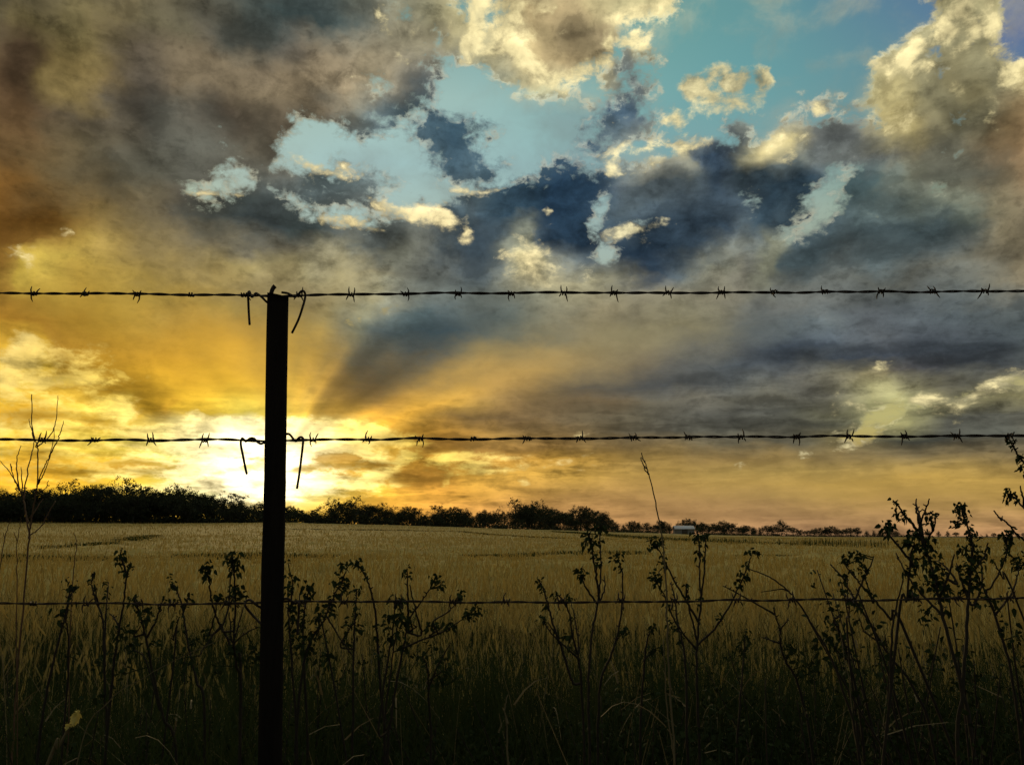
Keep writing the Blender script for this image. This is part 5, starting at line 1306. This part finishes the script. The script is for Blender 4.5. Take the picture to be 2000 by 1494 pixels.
plant('big_weed', 'big dark weed whose leafy spike stands against the sky', 'weed', 1.7,
      [[(1872, 1494), (1880, 1350), (1886, 1260), (1890, 1190), (1893, 1150), (1896, 1110), (1900, 1070), (1892, 1036), (1884, 1014), (1877, 992)], [(1896, 1120), (1920, 1090), (1930, 1060)], [(1892, 1170), (1876, 1130), (1868, 1100)], [(1902, 1180), (1918, 1140), (1916, 1090)]],
      [(1875, 988, 6, 9), (1878, 984, 5, 6), (1866, 996, 4, 5), (1880, 1000, 6, 8), (1872, 1008, 4, 4), (1884, 1010, 7, 9), (1880, 1018, 5, 5), (1888, 1022, 5, 6), (1864, 1020, 3, 4), (1862, 1030, 3, 3), (1897, 1036, 6, 8), (1904, 1042, 6, 6), (1892, 1046, 5, 6), (1896, 1060, 7, 9), (1906, 1066, 8, 9), (1888, 1074, 9, 10), (1880, 1072, 6, 6), (1900, 1082, 10, 13), (1912, 1084, 7, 7), (1894, 1098, 11, 15), (1884, 1112, 10, 12), (1900, 1118, 12, 15), (1892, 1132, 12, 16), (1902, 1142, 9, 10), (1880, 1146, 6, 6), (1918, 1100, 7, 7), (1922, 1076, 6, 5), (1878, 1160, 6, 5), (1908, 1176, 9, 8), (1925, 1168, 9, 8)], r0=0.0038, group=G_W)
plant('weed', 'weed with round leafy clumps between the leafy spike and right edge', 'weed', 1.8,
      [[(1998, 1494), (1978, 1330), (1958, 1250), (1940, 1192), (1926, 1156), (1936, 1146), (1954, 1112), (1966, 1078), (1966, 1056)], [(1942, 1196), (1922, 1150), (1908, 1120), (1900, 1100)], [(1944, 1200), (1975, 1160), (1988, 1120), (1992, 1100)], [(1996, 1200), (1960, 1130), (1942, 1100)]],
      [(1962, 1046, 8, 10), (1970, 1050, 8, 10), (1966, 1060, 7, 8), (1972, 1036, 5, 5), (1958, 1038, 4, 4), (1968, 1070, 5, 5), (1966, 1080, 6, 6), (1990, 1092, 9, 11), (1984, 1102, 8, 9), (1998, 1104, 9, 10), (1978, 1096, 5, 5), (1958, 1092, 5, 4), (1944, 1098, 4, 3), (1940, 1186, 9, 8), (1960, 1230, 10, 9), (1990, 1240, 12, 10)], group=G_W)
plant('dry_weed', 'bare twig slanting up left near the right edge', 'weed', 1.75,
      [[(2120, 1494), (2090, 1240), (2050, 1110), (2004, 1058), (1984, 1042), (1968, 1022), (1952, 1010), (1941, 997)], [(1954, 1012), (1949, 1010)], [(1956, 1016), (1958, 1008)]], None, r0=0.0030, stemmat=M_WEEDSTEM)
plant('weed', 'leafy stem leaning in from the right edge at tree height', 'weed', 1.7,
      [[(2180, 1494), (2140, 1240), (2070, 1070), (2020, 1006), (2000, 992), (1986, 976), (1974, 966)], [(2002, 994), (1997, 970), (1993, 949)]],
      [(1966, 962, 5, 7), (1973, 958, 6, 8), (1980, 962, 4, 4), (1966, 974, 3, 4), (1978, 974, 5, 5), (1984, 979, 4, 4)], r0=0.0034, group=G_W)
plant('weed', 'highest leafy stem bending down from the middle wire at the right edge', 'weed', 1.7,
      [[(2230, 1494), (2200, 1240), (2130, 1080), (2060, 980), (2020, 930), (2000, 904), (1990, 892), (1979, 872), (1972, 860), (1966, 852)], [(1979, 872), (1981, 860)]],
      [(1967, 853, 3, 3), (1979, 864, 4, 5), (1976, 873, 3, 3), (1990, 890, 4, 4), (1994, 894, 4, 4), (1994, 910, 5, 5), (2000, 914, 6, 6), (1999, 924, 4, 3)], r0=0.0032, group=G_W)
plant('dry_stalk', 'thin straw lying aslant between weeds left of the post', 'grass stalk', 1.72,
      [[(150, 1494), (210, 1372), (290, 1318), (340, 1290), (400, 1262), (450, 1240), (500, 1214)]], None, r0=0.0012, stemmat=M_STRAW)
plant('dry_stalk', 'pale upright straw with a bent tip in the middle verge', 'grass stalk', 1.75,
      [[(1000, 1620), (992, 1494), (990, 1420), (986, 1380), (992, 1356)], [(991, 1410), (982, 1382)]], None, r0=0.0026, stemmat=M_STRAW)
plant('dry_stalk', 'pale upright straw rising below the tall dry grass stalk', 'grass stalk', 1.75,
      [[(1320, 1620), (1318, 1494), (1304, 1400), (1298, 1300), (1296, 1250)]], None, r0=0.0020, stemmat=M_STRAW)
plant('dry_stalk', 'pale straw slanting through the dark verge at right', 'grass stalk', 1.75,
      [[(1690, 1560), (1668, 1430), (1660, 1340), (1650, 1290), (1642, 1235)]], None, r0=0.0016, stemmat=M_STRAW)

# low weeds tangled through the verge, copies of a few plants
def low_weed(seed):
    r = random.Random(seed)
    root = empty('low_weed')
    sm, lm = MB(), MB()
    for k in range(r.randint(3, 6)):
        a, h = r.uniform(0, 6.28), r.uniform(.30, .62)
        sp_ = r.uniform(.04, .22)
        tip = np.array([math.cos(a) * sp_, math.sin(a) * sp_ * .6, h])
        pts = smooth_path([(0, 0, -.01), tip * (.3, .3, .5) + np.array([r.gauss(0, .01), 0, 0]), tip * (.7, .7, .8), tip], 5)
        sm.tube(pts, np.linspace(.0026, .0010, len(pts)), 5)
        n_ = r.randint(22, 42)
        t_ = np.array([r.uniform(.35, 1.0) ** .7 for _ in range(n_)])
        base_ = np.stack([np.interp(t_, np.linspace(0, 1, len(pts)), pts[:, c_]) for c_ in range(3)], -1)
        base_ += np.array([[r.gauss(0, .010), r.gauss(0, .010), r.gauss(0, .008)] for _ in range(n_)])
        L_ = np.array([r.uniform(.006, .0145) for _ in range(n_)])
        lm.leaves(base_, [[r.gauss(0, 1), r.gauss(0, 1), r.gauss(-.2, .7)] for _ in range(n_)], [[r.gauss(0, .6), -1 + r.gauss(0, .6), r.gauss(0, .7)] for _ in range(n_)], L_, L_ * .6, .3)
    sm.build('stem', M_WEEDSTEM, root, True)
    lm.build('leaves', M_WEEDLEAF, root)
    return root


lows = [low_weed(900 + k) for k in range(7)]
used_low = set()


def place_low(px, dd, sc, label, group):
    k = random.randrange(7)
    src = lows[k]
    if k in used_low:
        o = src.copy()
        COL.objects.link(o)
        for ch in src.children:
            c_ = ch.copy()
            COL.objects.link(c_)
            c_.parent = o
    else:
        used_low.add(k)
        o = src
    p = at(px, 1400, dd)
    o.location = (p.x, dd, 0)
    o.rotation_euler = (0, 0, random.uniform(0, 6.28))
    o.scale = (sc, sc, sc)
    tag(o, label, 'weed', group)


for k in range(64):
    place_low(-60 + k * 33.5 + random.uniform(-14, 14), random.uniform(1.75, 2.7), random.uniform(.8, 1.12), 'low dark weed lost among others in the verge grass', 'low weeds tangled through the verge')
for k in range(16):
    place_low(1690 + k * 21 + random.uniform(-9, 9), random.uniform(1.72, 2.3), random.uniform(1.15, 1.42), 'mid height dark weed crowded round the feet of the big dark weeds', 'weeds crowded under the big dark weeds')

# yellow flower low at the left
fl = at(146, 1402, 1.7)
fr = empty('flower', (at(92, 1494, 1.7).x - 0.16, 1.7, 0))
tag(fr, 'pale yellow flower drooping on a thick stem low at the left', 'flower')
fo = np.array(fr.location)
s_ = MB()
s_.tube(smooth_path([Vector(fo), at(92, 1494, 1.7), at(112, 1462, 1.7), at(132, 1426, 1.7), at(144, 1410, 1.7)], 6) - fo, np.linspace(.0034, .0022, 25), 7)
s_.build('stem', M_STRAW, fr, True)
for (px, py, cnt, rr_) in ((149, 1398, 9, .015), (136, 1418, 7, .011), (154, 1392, 7, .012), (142, 1410, 6, .010)):
    pm = MB()
    p = np.array(at(px, py, 1.69))
    a = rng.uniform(0, 6.28, cnt)
    d = np.stack([np.cos(a), rng.normal(-.3, .3, cnt), np.sin(a) * .8], -1)
    L = rng.uniform(.6, 1.0, cnt) * rr_
    pm.leaves(np.repeat(p[None], cnt, 0) - fo, d, np.repeat([[0, -1.0, .3]], cnt, 0) + rng.normal(0, .3, (cnt, 3)), L, L * .7, .2)
    pm.build('petals', M_PETAL, fr)

# ------------------------------------------------------------------ trees along the far edge of the crop
def crown_mesh(seed, n_lobes, spread, flat, leaves, open_top, low=False):
    """crown of small leaf faces gathered in clumps on limbs, unit tree: 1 high, foot at the origin"""
    r = np.random.default_rng(seed)
    cm, tm = MB(), MB()
    th = 0.16 + 0.14 * r.random()
    fork = np.array([r.normal(0, .02), r.normal(0, .02), th + .1])
    tm.tube([(0, 0, -.03), (r.normal(0, .008), 0, th * .5), tuple(fork)], [.030, .024, .020], 7)
    for k in range(n_lobes):
        a = 2 * math.pi * (k + r.random() * .8) / n_lobes * 1.0
        rad = spread * (0.25 + .75 * r.random() ** .7) if k else spread * .1
        z = (1 - 0.14) - (rad / spread) ** 1.6 * flat * r.uniform(.6, 1.1) - r.random() * .12
        z = max(z, .26 + .1 * r.random())
        c = np.array([math.cos(a) * rad, math.sin(a) * rad, z])
        mid = (fork + c) / 2 + r.normal(0, .03, 3) - np.array([0, 0, .02])
        tm.tube(smooth_path([fork, mid, c], 4), np.linspace(.015, .004, 9), 5)
        m = int(leaves * r.uniform(.7, 1.3))
        ra = r.uniform(.11, .19) * (.8 if open_top and z > .7 else 1.0)
        # several billowing sub-clumps of leaves with gaps between them
        ns = 6 if open_top else 8
        subs = c + r.normal(0, 1, (ns, 3)) * np.array([ra, ra, ra * .55]) * .62
        sr = ra * r.uniform(.32, .62, ns)
        pick = r.integers(0, ns, m)
        u = r.normal(0, 1, (m, 3))
        u /= np.linalg.norm(u, axis=1)[:, None]
        pos = subs[pick] + u * (sr[pick] * r.random(m) ** .45)[:, None] * np.array([1, 1, .75])
        d = r.normal(0, 1, (m, 3)) + np.array([0, 0, -.3])
        L = r.uniform(.016, .036, m)
        cm.leaves(pos, d, r.normal(0, 1, (m, 3)), L, L * .66, .1)
    if low:
        # skirt of foliage hanging low round the trunk
        m = leaves * 6
        u = r.normal(0, 1, (m, 3))
        u /= np.linalg.norm(u, axis=1)[:, None]
        pos = np.array([0, 0, .42]) + u * (r.random(m) ** .4)[:, None] * np.array([spread * .85, spread * .85, .36])
        pos += .05 * np.sin(pos[:, [1, 2, 0]] * 23 + seed)
        L = r.uniform(.02, .045, m)
        cm.leaves(pos, r.normal(0, 1, (m, 3)), r.normal(0, 1, (m, 3)), L, L * .7, .1)
    return cm.mesh('crown', M_TREELEAF), tm.mesh('trunk', M_BARK, True)


KINDS = {
 'round': [crown_mesh(s, 15, .40, .42, 210, False, True) for s in (1, 2, 3)],
 'broad': [crown_mesh(s, 20, .60, .46, 210, False, True) for s in (11, 12, 13)],
 'open': [crown_mesh(s, 13, .46, .50, 120, True) for s in (21, 22, 23)],
 'slim': [crown_mesh(s, 9, .24, .55, 160, False, True) for s in (31, 32)],
}


def tree(px, top, dist, kind, label, group, name='tree', base=None):
    d = ray(px, 1030)
    x, y = d.x / d.y * dist, dist
    z = float(ground_z(x, y))
    t = at(px, top, dist)
    h = (t.z - z) * 1.09
    c, tr = random.choice(KINDS[kind])
    root = empty(name, (x, y, z), random.uniform(0, 6.28))
    tag(root, label, 'tree', group)
    for nm, me in (('crown', c), ('trunk', tr)):
        o = bpy.data.objects.new(nm, me)
        COL.objects.link(o)
        o.parent = root
        o.scale = (h * random.uniform(.92, 1.1), h * random.uniform(.92, 1.1), h)
    return root


def dist_at(px):
    return float(np.interp(px, EDGE_X, EDGE_D))


# single trees that stand out, each with its own label
OUT = [
 (237, 928, 10, 'open', 'tallest spreading tree topping the left wood'),
 (128, 934, 6, 'open', 'thin topped tree standing above the far left of the wood'),
 (60, 946, 8, 'open', 'open tree behind the tall dry weed'),
 (187, 940, 4, 'broad', 'dense round tree left of the tallest spreading tree'),
 (275, 943, 0, 'broad', 'broad dark tree at the front right of the tallest spreading tree'),
 (336, 943, 12, 'round', 'lone round head rising before the dip in the left wood'),
 (455, 957, 14, 'open', 'open tree glowing against the sun left of the post'),
 (648, 970, 14, 'open', 'thin crowned tree right of the post above the dark wood'),
 (692, 964, 10, 'open', 'wide open crowned tree in the middle of the dark wood'),
 (752, 978, 8, 'open', 'flat topped open tree right of the wide open crowned tree'),
 (850, 982, 8, 'open', 'small open tree on the falling skyline of the wood'),
 (1006, 969, 22, 'open', 'tall loose crowned tree at the left of the middle clump'),
 (1052, 974, 20, 'open', 'tall tree with two heads in the middle clump'),
 (1040, 984, 0, 'broad', 'dense dark tree in front of the middle clump'),
 (1082, 990, 24, 'open', 'low loose tree at the right end of the middle clump'),
 (1134, 986, 6, 'broad', 'broad dome shaped tree right of the middle clump'),
 (1166, 994, 12, 'broad', 'dark tree at the right end of the wood'),
 (1195, 1013, 30, 'round', 'small tree just beyond the right end of the wood'),
 (1238, 1015, -40, 'broad', 'dark bushy tree on the end of the contour bank'),
 (1290, 1015, 20, 'round', 'tree crossed by the tall dry grass stalk'),
 (1345, 1010, 40, 'broad', 'wide tree directly behind the white shed'),
 (1300, 1018, 30, 'round', 'round tree left of the white shed'),
 (1372, 1018, 0, 'round', 'tree at the right end of the white shed'),
 (1414, 1016, 10, 'broad', 'wide tree clump right of the white shed'),
 (1526, 1014, 0, 'round', 'round headed tree standing tallest on the right skyline'),
 (1498, 1024, 10, 'broad', 'broad tree left of the round headed skyline tree'),
 (1622, 1025, 10, 'broad', 'broad tree in the middle of the right tree line'),
 (1674, 1029, 0, 'round', 'bushy tree ending the denser right tree line'),
]
for px, top, off, kind, label in OUT:
    tree(px, top, dist_at(px) + off, kind, label, 'trees along the far edge of the crop')

# the rest of the wood and the tree line, generated along the skyline
SKY_X = [-260, 0, 60, 110, 150, 200, 280, 335, 380, 430, 500, 540, 600, 660, 740, 800, 860, 930, 985, 1010, 1075, 1110, 1170]
SKY_Y = [960, 958, 958, 956, 952, 958, 956, 960, 968, 972, 975, 981, 984, 985, 988, 991, 995, 1000, 1005, 990, 996, 1002, 1004]
for row, (off, drop, step) in enumerate(((0, 12, 27), (9, 5, 30), (20, 1, 34))):
    px = -260 + row * 11
    while px < 1185:
        if not (985 < px < 1000 and row != 1):
            t = float(np.interp(px, SKY_X, SKY_Y)) + drop + random.choice([-10, -3, 4, 9, 13]) + random.uniform(-2, 5)
            tree(px + random.uniform(-6, 6), t, dist_at(px) + off + random.uniform(-3, 3), random.choice(['round', 'broad', 'broad', 'open' if row == 2 else 'round']),
                 'dark tree massed shoulder to shoulder in the wood across the crop', 'trees massed in the wood', 'wood_tree')
        px += step * (1.0 if px < 700 else .85)
for px in list(range(1188, 1480, 15)) + [1452, 1470, 1484, 1510, 1548, 1562, 1576, 1590, 1604, 1616, 1634, 1646, 1660]:
    t = float(np.interp(px, [1205, 1340, 1480, 1560, 1660], [1020, 1018, 1025, 1030, 1030])) + random.uniform(-2, 5)
    tree(px, t, dist_at(px) + random.uniform(-10, 30), random.choice(['round', 'broad', 'broad', 'broad', 'slim']), 'small dark tree in the close right tree line beyond the crop', 'small trees of the right tree line', 'line_tree')
for px, top, kind in ((1692, 1034, 'slim'), (1706, 1035, 'slim'), (1718, 1034, 'slim'), (1738, 1032, 'broad'), (1750, 1036, 'round'), (1790, 1034, 'broad'), (1810, 1036, 'broad'), (1832, 1035, 'slim'), (1850, 1035, 'slim'), (1866, 1038, 'broad'), (1926, 1042, 'slim'), (1940, 1040, 'broad'), (1955, 1041, 'broad'), (1905, 1044, 'slim')):
    tree(px, top, dist_at(px) + random.uniform(-5, 20), kind, 'small separate tree with sky between it and the next on the far right', 'separate small trees on the far right', 'line_tree')
for px, top in ((1972, 1041), (1985, 1040), (1998, 1040), (2012, 1041), (2030, 1039), (2050, 1041), (2075, 1040), (2100, 1041)):
    tree(px, top, 900, 'broad', 'far pale tree on the right horizon', 'far trees at the right edge', 'line_tree')

# scrub filling the foot of the wood
sb = MB()
n = 900
px = np.concatenate([rng.uniform(-280, 1190, 760), rng.uniform(1190, 1760, 420)])
n = len(px)
px = np.where((px > 1308) & (px < 1362), px + 60, px)
dd = np.interp(px, EDGE_X, EDGE_D)
tanv = (px - 1000) / FPX / CP
dist = dd + np.where(rng.random(n) < .35, rng.uniform(-3, 0, n), rng.uniform(0, 16, n))
cx, cy = tanv * dist, dist
hh = rng.uniform(1.2, 5.4, n) * np.where(px < 1190, 1, .75)
hh = np.where(dist < dd, np.minimum(hh, 3.0), hh)
cz = ground_z(cx, cy) + hh * .36
m = 46
ctr = np.repeat(np.stack([cx, cy, cz], -1), m, 0)
s3 = np.repeat(np.stack([hh * .7, hh * .5, hh * .33], -1), m, 0)
nn = n * m
L = rng.uniform(.3, .7, nn)
sb.leaves(ctr + rng.normal(0, .6, (nn, 3)) * s3, rng.normal(0, 1, (nn, 3)), rng.normal(0, 1, (nn, 3)), L, L * .7, .1)
tag(sb.build('scrub', M_TREELEAF), 'dark scrub filling the foot of the wood across the crop', 'scrub', kind='stuff')

# ------------------------------------------------------------------ long white roofed shed
SD = 505.0
p0, p1 = at(1317, 1036, SD), at(1353, 1036, SD)
shed = empty('shed', ((p0.x + p1.x) / 2, SD, float(ground_z((p0.x + p1.x) / 2, SD))))
tag(shed, 'long low farm shed with a white roof among the trees', 'shed')
W_ = (p1.x - p0.x) / 2
zt, ze = at(1335, 1026.5, SD).z - shed.location.z, at(1335, 1032, SD).z - shed.location.z
ze = max(ze, 1.6)
zt = max(zt, ze + 1.6)
D_ = 4.0
wb = MB()
wb.add([(-W_, -D_, -.3), (W_, -D_, -.3), (W_, D_, -.3), (-W_, D_, -.3), (-W_, -D_, ze), (W_, -D_, ze), (W_, D_, ze), (-W_, D_, ze), (-W_, 0, zt - .05), (W_, 0, zt - .05)],
       [(0, 1, 5, 4), (2, 3, 7, 6)], [(1, 2, 6), (1, 6, 5), (5, 6, 9), (3, 0, 4), (3, 4, 7), (7, 4, 8)])
wb.build('wall', M_WALL, shed)
rb = MB()
e = .5
for s in (-1, 1):
    a = [(-W_ - e, s * (D_ + e), ze - .2), (W_ + e, s * (D_ + e), ze - .2), (W_ + e, 0, zt + .02), (-W_ - e, 0, zt + .02)]
    b = [(x, y, z - .12) for x, y, z in a]
    rb.add(a + b, [(0, 1, 2, 3), (7, 6, 5, 4), (0, 4, 5, 1), (1, 5, 6, 2), (3, 7, 4, 0)])
rb.build('roof', M_ROOF, shed)
db = MB()
db.add([(-1.6, -D_ - .03, -.2), (1.6, -D_ - .03, -.2), (1.6, -D_ - .03, ze - .3), (-1.6, -D_ - .03, ze - .3), (-1.6, -D_ - .005, -.2), (1.6, -D_ - .005, -.2), (1.6, -D_ - .005, ze - .3), (-1.6, -D_ - .005, ze - .3)],
       [(0, 1, 2, 3), (0, 4, 5, 1), (1, 5, 6, 2), (2, 6, 7, 3), (3, 7, 4, 0)])
db.build('door', M_BARK, shed)
